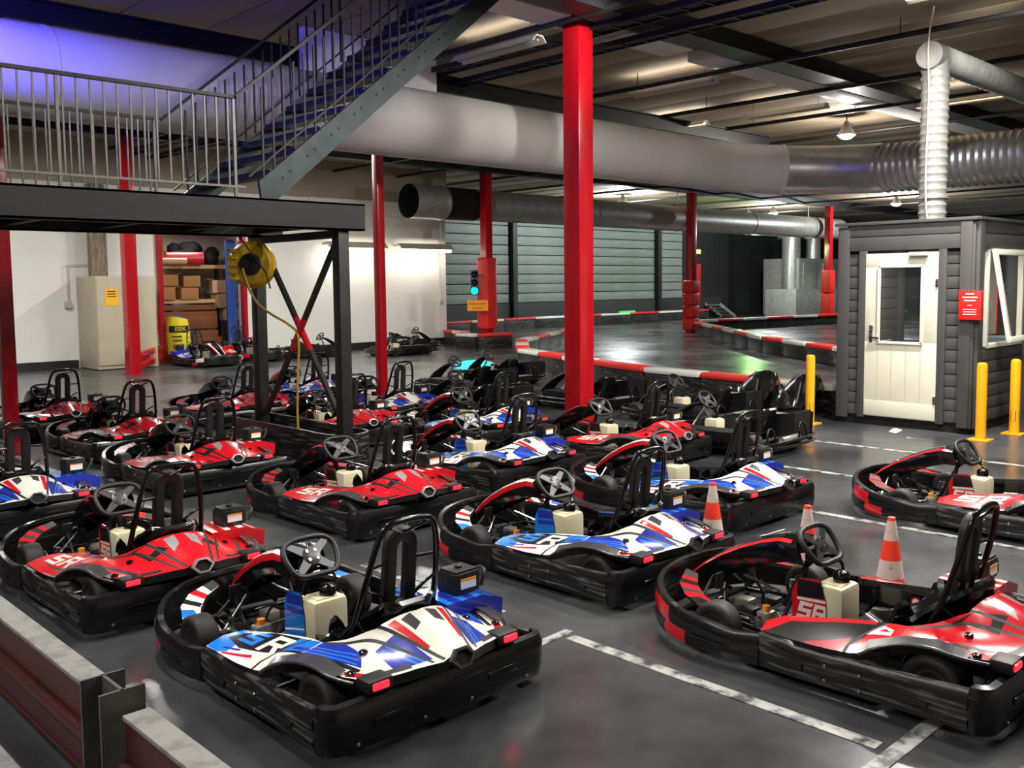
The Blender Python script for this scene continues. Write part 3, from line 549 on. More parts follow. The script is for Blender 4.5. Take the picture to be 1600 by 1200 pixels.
# ------------------------------------------------------------------ the older black kart with steel tube bumpers
def make_old_proto():
    P = []
    def loop(z, g=0): return [(v.x, v.y, z) for v in smooth_path([(-.6 - g, .1, z), (-.52 - g, 0 - g, z), (0, -.03 - g, z), (.52 + g, 0 - g, z), (.6 + g, .1, z), (.62 + g, .7, z), (.62 + g, 1.35, z), (.5 + g, 1.68, z), (.2, 1.8 + g, z), (-.2, 1.8 + g, z), (-.5 - g, 1.68, z), (-.62 - g, 1.35, z), (-.62 - g, .7, z)], 4, True)]
    P.append(('tube_bumper', MB().tube(loop(.1), .019, 8, True).mesh('tube_bumper', 'tube_black', 80), [], None)); P.append(('tube_bumper', MB().tube(loop(.165, .004), .017, 8, True).mesh('tube_bumper', 'tube_black', 80), [], None))
    P.append(('floor_tray', MB().prism([(-.5, .1), (-.56, .7), (-.5, 1.4), (-.2, 1.72), (.2, 1.72), (.5, 1.4), (.56, .7), (.5, .1)], .05, .06).mesh('floor_tray', 'black_matte'), [], None))
    fr = MB()
    for s in (-1, 1): fr.tube(smooth_path([(s * .28, .05, .1), (s * .3, .6, .08), (s * .3, 1.2, .08), (s * .2, 1.72, .1)]), .016, 8)
    for y in (.1, 1.2, 1.7): fr.tube([(-.5, y, .1), (.5, y, .1)], .014, 8)
    P.append(('chassis_frame', fr.mesh('chassis_frame', 'tube_black', 60), [], None))
    for (x, y, z, t, r) in ((-.48, 1.42, .125, TF, RF), (.48, 1.42, .125, TF, RF), (-.46, .25, .137, TB, RB_), (.46, .25, .137, TB, RB_)): P.append(('wheel', t, [('rim', r, None)], None, (x, y, z)))
    P.append(('rear_axle', MB().tube([(-.47, .25, .137), (.47, .25, .137)], .02, 10).mesh('rear_axle', 'steel', 40), [], None))
    P.append(('seat', SEAT, [], None)); P.append(('steering_wheel', STEER2, [('spokes', SPOKES2, None)], None))
    P.append(('steering_column', MB().tube([STT @ Vector((0, 0, 0)), (0, 1.32, .14)], .016, 8).tube([(-.12, 1.3, .08), (0, 1.15, .44), (.12, 1.3, .08)], .014, 8).mesh('steering_column', 'steel', 60), [], None))
    arm = MB()
    for s in (-1, 1): arm.tube(smooth_path([(s * .13, 1.74, .12), (s * .11, 1.55, .3), (s * .07, 1.3, .45), (s * .05, 1.14, .5)]), .02, 8)
    arm.add([(-.13, 1.72, .15), (.13, 1.72, .15), (.1, 1.4, .41), (-.1, 1.4, .41), (-.06, 1.16, .5), (.06, 1.16, .5)], [(0, 1, 2, 3), (3, 2, 5, 4)])
    P.append(('steering_arm', arm.mesh('steering_arm', 'black_matte', 50), [], None))
    P.append(('fuel_tank', MB().box((.02, 1.0, .2), (.2, .18, .24), .04).mesh('fuel_tank', 'tank', 50), [('filler_cap', MB().lathe([(.035, .31), (.035, .345), (.02, .355)], 14, TR(.03, 1.0, 0)).mesh('filler_cap', 'black_gloss', 50), None)], None))
    # side boxes: big open engine box on the right, low box on the left
    def tray(x0, x1, y0, y1, z0, z1a, z1b, t=.02):
        """open box with sloping top from z1a (rear) to z1b (front)"""
        mb = MB(); vs = []
        for (i, j) in ((x0, y0), (x1, y0), (x1, y1), (x0, y1)):
            zt = z1a if j == y0 else z1b; vs += [(i * .97, j, z0), (i, j, zt)]
        ins = [((x0 + t if i == x0 else x1 - t), (y0 + t if j == y0 else y1 - t)) for (i, j) in ((x0, y0), (x1, y0), (x1, y1), (x0, y1))]
        for (i, j), (a, b) in zip(ins, ((x0, y0), (x1, y0), (x1, y1), (x0, y1))): zt = z1a if b == y0 else z1b; vs += [(i, j, z0 + .02), (i, j, zt)]
        f = []
        for k in range(4):
            a, b = 2 * k, 2 * ((k + 1) % 4); f += [(a, b, b + 1, a + 1), (8 + a, 8 + a + 1, 8 + b + 1, 8 + b), (a + 1, b + 1, 8 + b + 1, 8 + a + 1)]
        f += [(0, 2, 4, 6), (8, 10, 12, 14)]
        return mb.add(vs, f)
    P.append(('engine_box', tray(.2, .6, .06, 1.1, .1, .44, .3).mesh('engine_box', 'box_black', 30), [('engine', MB().box((.4, .4, .26), (.24, .3, .26), .03).box((.4, .75, .22), (.2, .2, .16), .03).tube([(.3, .2, .36), (.5, .2, .36)], .03, 10).mesh('engine', 'bare_metal', 40), None)], None))
    P.append(('side_box', tray(-.6, -.3, .35, 1.15, .1, .28, .24).mesh('side_box', 'box_black', 30), [], None))
    P.append(('side_cover', MB().prism([(-.6, .36), (-.3, .36), (-.32, 1.13), (-.58, 1.13)], .255, .27).mesh('side_cover', 'box_black', 30), [], None))
    for x in (-.42, .3):
        P.append(('guard_hoop', MB().tube(smooth_path([(x - .1, .0, .12), (x - .07, .02, .28), (x, .03, .33), (x + .07, .02, .28), (x + .1, 0, .12)]), .013, 8).mesh('guard_hoop', 'tube_black', 60), [], None))
    P.append(('silencer', MB().tube([(-.1, .06, .16), (.28, .06, .16)], .04, 12).mesh('silencer', 'bare_metal', 40), [], None))
    P.append(('corner_post', MB().tube([(.6, .06, .1), (.61, .05, .42)], .014, 8).mesh('corner_post', 'tube_black', 60), [], None))
    for s in (-1, 1): P.append(('tie_rod', MB().tube([(s * .42, 1.4, .13), (s * .03, 1.3, .15)], .009, 6).mesh('tie_rod', 'chrome', 60), [], None))
    return P
OLD = make_old_proto()
# ------------------------------------------------------------------ the hall
def S(name, me, loc=(0, 0, 0), parent=None, rot=(0, 0, 0)): return O(name, me, parent, loc, rot, kind=None if parent else 'structure')
def sb(name, lo, hi, m, parent=None, bev=0):
    c = [(a + b) / 2 for a, b in zip(lo, hi)]; d = [b - a for a, b in zip(lo, hi)]
    return S(name, MB().box(c, d, bev).mesh(name, m), (0, 0, 0), parent)
XR, YN, ZC = 58, -8, 5.55
floor = sb('floor', (-8, YN, -.2), (XR, 31, 0), 'floor')
FLW = [(3.75, 3.45, 1.7), (3.75, 5.4, 4.0), (7.29, 5.2, .5), (8.88, 5.7, .5), (10.57, 8.5, .5), (5.52, 3.4, .2), (3.4, 12.5, 7.6)]
def line(x0, y0, x1, y1, w=.075):
    d = Vector((x1 - x0, y1 - y0, 0)); L = d.length; a = math.atan2(d.y, d.x)
    O('painted_line', MB().box((0, 0, 0), (L, w, .004)).mesh('painted_line', 'floor_paint', 0), floor, ((x0 + x1) / 2, (y0 + y1) / 2, .102 - .1), (0, 0, a))
for (x, ya, yb) in FLW: line(x, ya, x, yb)
line(3.4, 1.63, 6.6, 1.61); line(3.46, 3.5, 3.82, 3.52, .06)
sb('floor_near_strip', (-8, YN, .001), (1.12, 31, .012), 'concrete_near')
white = sb('wall_left', (-8, 24, 0), (10.5, 24.3, ZC), 'wall_white')
sb('wall_left_right_of_door', (12.87, 24, 0), (20.15, 24.3, ZC), 'wall_white'); sb('wall_left_over_door', (10.5, 24, 3.37), (12.87, 24.3, ZC), 'wall_white')
sb('wall_return', (20.0, 24.3, 0), (20.3, 30, ZC), 'wall_white')
for i, (a, b) in enumerate(((-8, 8.4), (12.95, 20.15))): sb('baseboard_left', (a, 23.97, 0), (b, 24.0, .2), 'baseboard')
sb('trim_1', (-8, 23.93, 4.5), (20.17, 24.0, ZC), 'wall_beige')
sb('trim_2', (15.0, 23.9, 4.05), (20.17, 24.0, 4.5), 'wall_white')
back = sb('wall_back', (20.3, 30, 0), (XR, 30.3, ZC), 'hall_dark')
PLK = MB()
for (x0, x1) in ((20.4, 28.75), (29.05, 39.05), (39.35, 41.4)):
    pm = MB().box((0, 0, 0), (x1 - x0, .06, .385), .014).mesh('plank', 'plank', 40)
    for k in range(10): S('plank', pm, ((x0 + x1) / 2, 29.97 - random.uniform(0, .012), 1.1 + k * .42 + .2), back)
for x in (28.9, 39.2, 46): sb('wall_post', (x - .13, 29.7, 0), (x + .13, 30, ZC), 'beam_black', back)
sb('wall_plinth', (20.3, 29.9, 0), (45, 30, 1.08), 'plank_dark', back)
end = sb('wall_right', (XR, YN, 0), (XR + .3, 30.3, ZC), 'hall_dark')
pm = MB().box((0, 0, 0), (.05, 8.4, .5), .012).mesh('plank', 'plank_dark', 40)
for k in range(7): S('plank', pm, (XR - .02, 25.4, .9 + k * .52), end)
sb('wall_front', (-8, YN - .3, 0), (XR, YN, ZC), 'wall_white'); sb('wall_rear', (-8.3, YN, 0), (-8, 31, ZC), 'wall_white')
# ceiling: concrete slabs side by side, each its own piece
ceil = sb('ceiling', (-8, YN, ZC + .12), (XR, 31, ZC + .3), 'hall_dark')
sl = MB().box((0, 0, 0), (1.18, 39, .12), .012).mesh('slab', 'slab', 30)
for k in range(55): S('slab', sl, (-7.4 + k * 1.2, 11.5, ZC + .06 + random.uniform(-.004, .004)), ceil)
# steel beams
def beam_x(name, y, x0, x1, z0, z1, w, m='beam_black'):
    mb = MB().box((0, 0, (z0 + z1) / 2), (x1 - x0, .03, z1 - z0)).box((0, 0, z0 + .012), (x1 - x0, w, .024)).box((0, 0, z1 - .012), (x1 - x0, w, .024))
    return S(name, mb.mesh(name, m, 0), ((x0 + x1) / 2, y, 0))
S('ceiling_beam_1', MB().box((0, 0, 0), (52, .42, .24)).mesh('ceiling_beam', 'beam_black', 0), (31.5, 8.0, 5.42)); S('ceiling_beam_2', MB().box((0, 0, 0), (5.2, .55, .22)).mesh('ceiling_beam', 'duct_white', 0), (9.2, 8.62, 5.44))
beam_x('ceiling_beam_3', 12.0, -4, 20, 5.02, 5.3, .2); S('ceiling_beam_4', MB().box((0, 0, 0), (62, .3, .28)).mesh('ceiling_beam', 'beam_black', 0), (26, 21.2, 5.4))
gv = O('ventilation_duct', MB().box((0, 0, 0), (22, .55, .16), .02).mesh('ventilation_duct', 'duct_white', 30), None, (23.5, 8.68, 5.44), label='flat grey rectangular duct along the dark ceiling beam', cat='duct')
# red columns
def column(x, y, a, label, ztop=5.3, pad=None, rz=0):
    c = E('column', (x, y, 0), label, 'column', 'red steel columns')
    mb = MB().box((0, 0, ztop / 2), (a, a, ztop), .006); O('shaft', mb.mesh('shaft', 'red_paint', 30), c); O('base_plate', MB().box((0, 0, .008), (a * 1.35, a * 1.35, .016)).mesh('base_plate', 'red_paint', 0), c); O('head_plate', MB().box((0, 0, ztop - .01), (a * 1.5, a * 1.5, .02)).mesh('head_plate', 'beam_black', 0), c)
    if pad:
        z0, z1, n = pad; h = (z1 - z0) / n
        for k in range(n): O('pad', MB().box((0, 0, z0 + h * (k + .5)), (a + .2, a + .2, h * .985), min(.07, h * .2)).mesh('pad', 'red_pad', 60), c)
    return c
column(9.5, 8.55, .28, 'large glossy red column standing among the parked karts', 5.33)
column(3.42, 12.05, .15, 'slim red column at the far left edge', 5.02); column(8.78, 12.05, .13, 'slim red column behind the braced black frame', 5.02)
column(8.6, 21.2, .26, 'red column in front of the beige electrical cabinet'); column(19.5, 21.3, .26, 'red padded column carrying the traffic light', pad=(.55, 2.75, 1)); column(29.9, 21.2, .28, 'red column with four quilted pads beside the track', pad=(.1, 2.0, 4)); column(40.5, 21.2, .28, 'most distant red column with a wrapped pad', pad=(.3, 2.4, 2))
# ------------------------------------------------------------------ ducts
def duct(name, label, path, r, m, mats=None, rings=(), n=32):
    d = E(name, path[0], label, 'duct'); o = Vector(path[0])
    O('pipe', MB().tube([Vector(q) - o for q in path], r, n, caps=False).mesh('pipe', m, 40), d)
    for (q, dr, rr, wd) in rings: O('seam_ring', MB().tube([Vector(q) - o - Vector(dr) * wd, Vector(q) - o + Vector(dr) * wd], rr, n).mesh('seam_ring', m, 40), d)
    return d
BD = [(x, 10.8, 4.22) for x in (-4, 0, 4, 8, 12, 15.6)]
R_ = .485; arc = [(15.6 + 2.4 * math.sin(a), 10.8 - 2.4 * (1 - math.cos(a)), 4.22 - .14 * k / 10) for k, a in enumerate([math.pi / 2 * k / 10 for k in range(1, 11)])]
duct('air_duct', 'very large white air duct running under the ceiling', BD + arc[:5], R_, 'duct_white', rings=[((x, 10.8, 4.22), (1, 0, 0), R_ + .006, .025) for x in (3.55, 6.9, 10.9, 14.4)] + [(arc[4], Vector(arc[5]) - Vector(arc[4]), R_ + .015, .1)])
cor = arc[4:] + [(18.0, 8.4 - k * .045, 4.08) for k in range(1, 200)]
rad = [.475] * 6 + [.45 + (.022 if k % 3 == 0 else 0) for k in range(199)]
O('spiral_duct', MB().tube([Vector(q) - Vector(cor[0]) for q in cor], rad, 32, caps=False).mesh('spiral_duct', 'galv', 20), None, cor[0], label='wide ribbed metal duct bending right from the white duct', cat='duct')
c2 = [(17.1 + k * .1, 22.0, 4.36) for k in range(260)]; r2 = [.5] * 12 + [.52, .47] + [.465 + (.01 if k % 2 else -.003) for k in range(246)]
sd = E('spiral_duct', (17.1, 22, 4.36), 'long spiral metal duct with an open end above the white wall', 'duct')
O('pipe', MB().tube([Vector(q) - Vector(c2[0]) for q in c2], r2, 28, caps=False).mesh('pipe', 'galv_dull', 30), sd); O('bore_shade', MB().tube([(0.01, 0, 0), (2.5, 0, 0)], .485, 28, caps=False).lathe([(0, 0), (.485, 0)], 28, TR(2.4, 0, 0) @ RY(math.pi / 2)).mesh('bore_shade', 'duct_hole', 40), sd)  # near-black sleeve and disc paint in the shade inside the open end
for x in (3, 8, 13, 18, 23): O('strap', MB().tube([(x - .02, 0, 0), (x + .02, 0, 0)], .49, 28).tube([(x, 0, .47), (x, 0, 1.175)], .012, 6).mesh('strap', 'galv_dull', 40), sd)
bdp = [(13.0, 5.32, 2.72 + k * .035) for k in range(61)]; brr = [.17 + (.013 if k % 3 == 0 else 0) for k in range(61)]
bd = E('booth_duct', (13.0, 5.32, 2.72), 'ribbed silver pipe rising from the booth roof', 'duct')
O('riser', MB().tube([Vector(q) - Vector(bdp[0]) for q in bdp], brr, 24).mesh('riser', 'galv', 25), bd); O('collar', MB().lathe([(.2, .3), (.2, .33)], 24).mesh('collar', 'galv', 30), bd)
O('branch', MB().tube([(-.22, 0, 2.16)] + [(k * .05, 0, 2.16) for k in range(0, 170)], [.175] + [.175 + (.006 if k % 4 == 0 else 0) for k in range(170)], 24).mesh('branch', 'galv_dull', 25), bd)
O('cable', MB().tube(smooth_path([(-.2, -.02, -.02), (-.24, 0, .5), (-.2, .0, 1.6), (-.25, 0, 2.3), (-.1, 0, 2.8)]), .012, 6).mesh('cable', 'batten_white', 60), bd)
# ------------------------------------------------------------------ pipes, trays and lamps under the ceiling
WHICH = ['nearest', 'second', 'third', 'fourth', 'fifth', 'sixth', 'seventh', 'eighth', 'ninth', 'tenth', 'eleventh', 'twelfth']
hang = MB().tube([(0, 0, .02), (0, 0, .28)], .008, 5).box((0, 0, .0), (.07, .05, .07), .01).mesh('hanger', 'pipe_dark', 30)
for i, x in enumerate((13.2, 15.85, 18.2, 21.0, 24.2, 27.4, 31.3, 34.5, 38, 42, 47, 52)):
    p = E('sprinkler_pipe', (x, 0, 5.3), 'dark ceiling pipe, %s of the row to the right of the large red column' % WHICH[i], 'pipe', 'dark pipes below the ceiling')
    O('pipe', MB().tube([(0, YN, 0), (0, 24 if x < 20 else 29.8, 0)], .04, 10).mesh('pipe', 'pipe_dark', 60), p)
    for k in range(11): O('hanger', hang, p, (0, -1 + k * 2.3 + (i % 3) * .4, 0))
for i, (x, w_, z) in enumerate(((9.75, .3, 5.25), (10.35, .22, 5.18))):
    t = E('cable_tray', (x, 0, z), ['dark cable tray passing just behind the large red column', 'lower cable tray with a ladder bottom above the column'][i], 'cable tray')
    for s in (-1, 1): O('side_rail', MB().box((s * w_ / 2, 8, .03), (.02, 32, .08)).mesh('side_rail', 'pipe_dark', 0), t)
    rm = MB().box((0, 0, 0), (w_, .03, .015)).mesh('rung', 'pipe_dark', 0)
    for k in range(50): O('rung', rm, t, (0, 2 + k * .36, 0))
    O('cables', MB().tube([(-.05, YN, .03), (-.05, 23, .03)], .03, 6).tube([(.04, YN, .03), (.04, 23, .03)], .025, 6).mesh('cables', 'black_matte', 60), t)
O('conduit', MB().tube([(0, YN, 0), (0, 23.5, 0)], .05, 8).mesh('conduit', 'pipe_dark', 60), None, (9.2, 0, 5.32), label='thick dark conduit left of the cable trays', cat='pipe')
def batten(name, loc, L, label, lit, group, axis='y'):
    b = E(name, loc, label, 'lamp', group, 0 if axis == 'y' else math.pi / 2)
    O('housing', MB().prism([(-.14, -.03), (-.06, .06), (.06, .06), (.14, -.03), (.12, -.03), (.05, .035), (-.05, .035), (-.12, -.03)], -L / 2, L / 2, Matrix(((1, 0, 0, 0), (0, 0, 1, 0), (0, 1, 0, 0), (0, 0, 0, 1)))).mesh('housing', 'batten_white', 0), b)
    O('tube', MB().tube([(0, -L / 2 + .03, -.0), (0, L / 2 - .03, -.0)], .022, 8).mesh('tube', lit, 60), b, label='lit fluorescent tube' if lit != 'tube_off' else None)
    for s in (-1, 1): O('suspension_wire', MB().tube([(0, s * L * .4, .06), (0, s * L * .4, .31)], .005, 4).mesh('suspension_wire', 'steel_dark', 60), b)
    return b
for (x, y, p_) in BATTENS: batten('batten_lamp', (x, y, 5.2), 1.55, 'lit fluorescent batten above the parked karts, out of the picture', 'tube_lit', 'battens over the karts')
for (x, y) in DEEP: batten('batten_lamp', (x, y, 5.2), 1.55, 'added fluorescent batten filling the white wall bay with light, hidden above the platform', 'tube_lit', 'added fill battens over the white wall bay')
batten('batten_lamp', (13.35, 9.9, 5.22), 1.75, 'unlit fluorescent batten just right of the large red column', 'tube_off', 'ceiling battens right of the column'); batten('batten_lamp', (16.8, 12.3, 5.22), 1.5, 'small batten glowing warm white above the duct', 'tube_warm', 'ceiling battens right of the column'); batten('batten_lamp', (16.9, 9.8, 5.22), 1.75, 'dim fluorescent batten between two ceiling pipes, left of the floodlight', 'tube_off', 'ceiling battens right of the column'); batten('batten_lamp', (18.4, 7.1, 5.22), 1.6, 'batten half hidden behind the booth pipe', 'tube_warm', 'ceiling battens right of the column'); batten('batten_lamp', (9.3, 9.9, 5.2), 1.7, 'pale batten tucked beside the cable trays near the stair', 'tube_off', 'ceiling battens right of the column')
fl = E('flood_lamp', (19.9, 10.04, 5.1), 'bright white bell-shaped floodlight under the ceiling', 'lamp')
O('bell', MB().lathe([(.05, .3), (.07, .22), (.19, .02), (.2, 0), (.185, 0), (.06, .19)], 20).mesh('bell', 'galv', 40), fl); O('bulb', MB().lathe([(0, -.09), (.1, -.07), (.16, -.02), (.14, .04), (0, .12)], 16).mesh('bulb', 'lamp_lit', 60), fl); O('stem', MB().tube([(0, 0, .3), (0, 0, .46)], .015, 6).mesh('stem', 'pipe_dark', 60), fl)
for i, q in enumerate(((30.6, 25.1, 5.2), (41.3, 24.5, 5.2), (40.7, 18.2, 5.2))):
    f2 = E('bay_lamp', q, ['small bright bay lamp above the plank wall', 'small bay lamp near the far red door', 'small bay lamp left of the booth pipe'][i], 'lamp', 'distant bay lamps')
    O('bell', MB().lathe([(.03, .36), (.05, .3), (.2, .02), (.24, 0)], 16).mesh('bell', 'galv_dull', 40), f2); O('bulb', MB().lathe([(0, -.1), (.14, -.07), (.2, -.01), (0, .1)], 14).mesh('bulb', 'lamp_far', 60), f2)
bl = E('blue_flood_lamp', (2.15, 9.6, 4.4), 'blue floodlight above the mezzanine platform, outside the picture', 'lamp'); O('housing', MB().box((0, 0, .06), (.3, .2, .1), .02).mesh('housing', 'black_matte'), bl); O('stem', MB().tube([(0, -.05, .1), (0, -.05, 1.15)], .02, 6).mesh('stem', 'black_matte'), bl)
for q_, l_ in (((8.6, 6.85, 5.35), 'spotlight aimed at the white duct, outside the picture'), ((12.3, 3.35, 5.35), 'spotlight aimed at the ribbed duct, outside the picture')):
    dl = E('duct_spot_lamp', q_, l_, 'lamp'); O('housing', MB().lathe([(.07, -.1), (.09, .02), (.05, .12)], 14).mesh('housing', 'black_matte'), dl); O('stem', MB().tube([(0, 0, .1), (0, 0, .2)], .015, 6).mesh('stem', 'black_matte'), dl)
for i, (x, y, z) in enumerate(WALL_BATTENS):
    b = E('wall_lamp', (x, y, z), ['glowing fluorescent wall lamp behind the black braced frame', 'glowing fluorescent wall lamp right of the slim red column'][i], 'lamp', 'lamps on the white wall')
    O('reflector', MB().prism([(-.14, 0), (.02, .16), (.16, .14), (.16, .155), (.01, .18), (-.155, .01)], -1.05, 1.05, Matrix(((0, 0, 1, 0), (1, 0, 0, 0), (0, 1, 0, 0), (0, 0, 0, 1)))).mesh('reflector', 'batten_white', 0), b); O('tube', MB().tube([(-1.0, -.06, -.05), (1.0, -.06, -.05)], .045, 8).mesh('tube', 'tube_lit', 60), b, label='lit fluorescent tube')
    for s in (-1, 1): O('bracket', MB().box((s * .95, .2, .12), (.04, .36, .06)).mesh('bracket', 'batten_white', 0), b)
O('wall_conduit', MB().tube([(0, 0, 1.45), (0, 0, 3.9)], .02, 6).box((0, -.02, 1.38), (.14, .06, .18), .01).mesh('wall_conduit', 'batten_white', 40), None, (19.85, 23.92, 0), label='white conduit with a socket box on the white wall', cat='socket')
# ------------------------------------------------------------------ mezzanine platform, posts, bracing, stair
ST = E('platform', (0, 0, 0), 'black steel mezzanine platform with a galvanised railing', 'platform')
def channel(y, z0, z1, x0, x1):
    return MB().box(((x0 + x1) / 2, y, (z0 + z1) / 2), (x1 - x0, .03, z1 - z0)).box(((x0 + x1) / 2, y + .05, z0 + .01), (x1 - x0, .13, .02)).box(((x0 + x1) / 2, y + .05, z1 - .01), (x1 - x0, .13, .02))
for y in (8.38, 10.06): O('edge_beam', channel(y, 2.52, 2.8, -4, 5.92).mesh('edge_beam', 'beam_black', 0), ST)
cj = MB().box((0, 9.25, 2.64), (.08, 1.6, .16)).mesh('joist', 'beam_black', 0)
for k in range(11): O('joist', cj, ST, (-3.4 + k * .9, 0, 0))
dk = MB().box((0, 9.25, 2.78), (.92, 1.66, .03)).mesh('deck_plate', 'steel_dark', 0)
for k in range(10): O('deck_plate', dk, ST, (-3.5 + k * .94, 0, 0))
for (y, x1) in ((8.42, 4.47), (10.04, 4.4)):
    O('top_rail', MB().bar((-4, y, 3.74), (x1, y, 3.74), .05, .03).mesh('top_rail', 'steel_dark', 0), ST); O('bottom_rail', MB().bar((-4, y, 2.92), (x1 + .1, y, 2.9), .035, .02).mesh('bottom_rail', 'galv_rail', 0), ST)
    bm_ = MB().bar((0, y, 2.9), (0, y, 3.74), .015).mesh('baluster', 'galv_rail', 0)
    for k in range(62):
        x = x1 - .06 - k * .115
        if x > -2.5: O('baluster', bm_, ST, (x, 0, 0))
    pm = MB().bar((0, y, 2.7), (0, y, 3.76), .026).mesh('rail_post', 'galv_rail', 0)
    for x in (x1, x1 - 1.6, x1 - 3.2): O('rail_post', pm, ST, (x, 0, 0))
for (x, y, lab) in ((5.68, 8.48, 'black square post carrying the near platform corner'), (5.71, 10.28, 'black square post at the far platform corner')):
    O('support_post', MB().box((x, y, 1.26), (.13, .13, 2.52), .006).mesh('support_post', 'steel_dark', 30), ST, label=lab)
O('header', MB().bar((5.7, 8.5, 2.49), (5.7, 10.28, 2.49), .1, .08).mesh('header', 'steel_dark', 0), ST)
for (a, b) in (((5.7, 8.58, 2.42), (5.7, 10.18, .42)), ((5.74, 10.18, 2.42), (5.74, 8.58, .42))):
    A, B = Vector(a), Vector(b); mb = MB().bar(A, A + (B - A) * .42, .05, .05, 0).bar(A + (B - A) * .42, A + (B - A) * .6, .052, .052, 1).bar(A + (B - A) * .6, B, .05, .05, 0)
    O('brace', mb.mesh('brace', ['steel_dark', 'red_paint'], 0), ST, label='diagonal brace painted red where it crosses')
sk = E('post_guard', (5.64, 9.38, 0), 'low black curved barrier wrapped around the platform posts', 'barrier')
for s in (-1, 1): O('panel', MB().box((s * .24, 0, .2), (.03, 1.9, .4), .008).mesh('panel', 'plastic', 30), sk)
for s in (-1, 1): O('rounded_end', MB().sweep([(.24 * math.cos(a), s * (.95 + .24 * math.sin(a))) for a in [math.pi * k / 12 for k in range(13)]], [(-.015, 0), (.015, 0), (.015, .4), (-.015, .4)]).mesh('rounded_end', 'plastic', 40), sk)
SX = E('staircase', (4.7, 9.22, 2.8), 'dark steel staircase climbing from the platform past the white duct', 'staircase')
SL = .825; N_ = 11
for y in (-.82, .82):
    pr = [(0.02, 0), (.2, 0), (3.38, SL * 3.18), (3.2, SL * 3.2 + .1), (.0, .16)]
    O('stringer', MB().prism(pr, y - .02, y + .02, Matrix(((1, 0, 0, 0), (0, 0, 1, 0), (0, 1, 0, 0), (0, 0, 0, 1)))).mesh('stringer', 'stair_steel', 0), SX, label='bolted side plate' if y < 0 else None)
    rl = MB().bar((-.22, y, .94), (2.2, y, .94 + SL * 2.42), .045, .03); O('handrail', rl.mesh('handrail', 'steel_dark', 0), SX)
    rl = MB().bar((-.1, y, .2), (3.0, y, .2 + SL * 3.1), .025, .018); O('lower_rail', rl.mesh('lower_rail', 'steel_dark', 0), SX)
    bm_ = MB().bar((0, y, .16), (0, y, 1.02), .018).mesh('baluster', 'steel_dark', 0)
    for k in range(18): x = .06 + k * .12; O('baluster', bm_, SX, (x, 0, SL * x))
    if y < 0:
        bt = MB().lathe([(.014, 0), (.014, .008)], 8, RX(math.pi / 2)).mesh('bolt', 'black_matte', 30)
        for k in range(N_):
            for d in (0, .09): O('bolt', bt, SX, (.26 + k * .29 + d, y - .02, .13 + SL * (.1 + k * .29 + d)))
tm = MB().box((0, 0, 0), (.27, 1.6, .03)).box((-.13, 0, -.015), (.015, 1.6, .06)).mesh('tread', 'steel_dark', 0); nm = MB().box((-.135, 0, .017), (.03, 1.6, .006)).mesh('nosing', 'galv_rail', 0)
for k in range(N_):
    o = O('tread', tm, SX, (.28 + k * .29, 0, .14 + SL * (.16 + k * .29))); O('nosing', nm, o)
ub = O('stair_head_wall', MB().box((0, 0, 0), (2.4, .1, .7), .01).mesh('stair_head_wall', 'wall_white', 30), None, (8.5, 11.75, 5.2), label='pale wall panel seen through the top of the stair railing', cat='wall panel')
# hose reel
hr_ = E('hose_reel', (5.55, 10.12, 2.2), 'yellow hose reel hanging under the platform', 'hose reel')
TRL = TR(0, 0, 0) @ RZ(math.radians(-40)) @ RX(math.pi / 2)
O('drum_cover', MB().lathe([(.1, .13), (.22, .12), (.27, .06), (.28, -.02), (.25, -.1), (.1, -.12)], 24, TRL).mesh('drum_cover', 'reel_yellow', 40), hr_)
O('hub', MB().lathe([(.13, .13), (.12, .16), (.04, .18), (0, .18)], 20, TRL).mesh('hub', 'black_matte', 40), hr_)
for k in range(5): O('rib', MB().box((-.2, .18 - .0, -.16 + k * .08), (.12, .1, .045), .015, 0, RZ(math.radians(-40)) @ TR(0, -.28, 0)).mesh('rib', 'reel_yellow', 40), hr_)
O('bracket', MB().bar((0, 0, .2), (0, 0, .34), .06).mesh('bracket', 'steel_dark', 0), hr_)
hs = smooth_path([(5.33, 9.95, 2.15), (5.34, 9.85, 1.95), (5.4, 9.75, 1.75), (5.5, 9.6, 1.62), (5.6, 9.45, 1.52), (5.68, 9.37, 1.38), (5.66, 9.36, 1.0), (5.62, 9.33, .6), (5.62, 9.33, .25)], 6)
O('hose', MB().tube([Vector(q) - Vector((5.55, 10.12, 2.2)) for q in hs], .014, 8).mesh('hose', 'hose_yellow', 60), hr_)
O('cable', MB().tube([(-.2, -.05, .34), (-.02, -.35, -.1), (.02, -.36, -.28)], .01, 6).mesh('cable', 'black_matte', 60), hr_)
# ------------------------------------------------------------------ white wall: storage doorway, cabinet, extinguisher
dr = E('door_frame', (10.5, 24, 0), 'red door frame of the storage opening', 'door frame')
for (n, c, d) in (('jamb', (.0, -.02, 1.68), (.12, .2, 3.36)), ('jamb', (2.37, -.02, 1.68), (.1, .2, 3.36)), ('lintel', (1.18, -.02, 3.34), (2.5, .2, .1))): O(n, MB().box((0, 0, 0), d, .005).mesh(n, 'red_paint', 0), dr, c)
O('blue_panel', MB().box((0, 0, 0), (.28, .06, 3.2)).mesh('blue_panel', 'blue_paint', 0), dr, (2.16, .3, 1.62))
sb('wall_storage', (9.6, 26.6, 0), (13.8, 26.8, 3.6), 'block_wall'); sb('wall_storage_left', (9.6, 24.3, 0), (9.75, 26.6, 3.6), 'block_wall'); sb('wall_storage_right', (13.6, 24.3, 0), (13.8, 26.6, 3.6), 'block_wall'); sb('ceiling_storage', (9.6, 24.3, 3.6), (13.8, 26.8, 3.7), 'block_wall')
area('storage_lamp_glow', (11.7, 25.0, 3.5), .8, .2, 26, WARM)
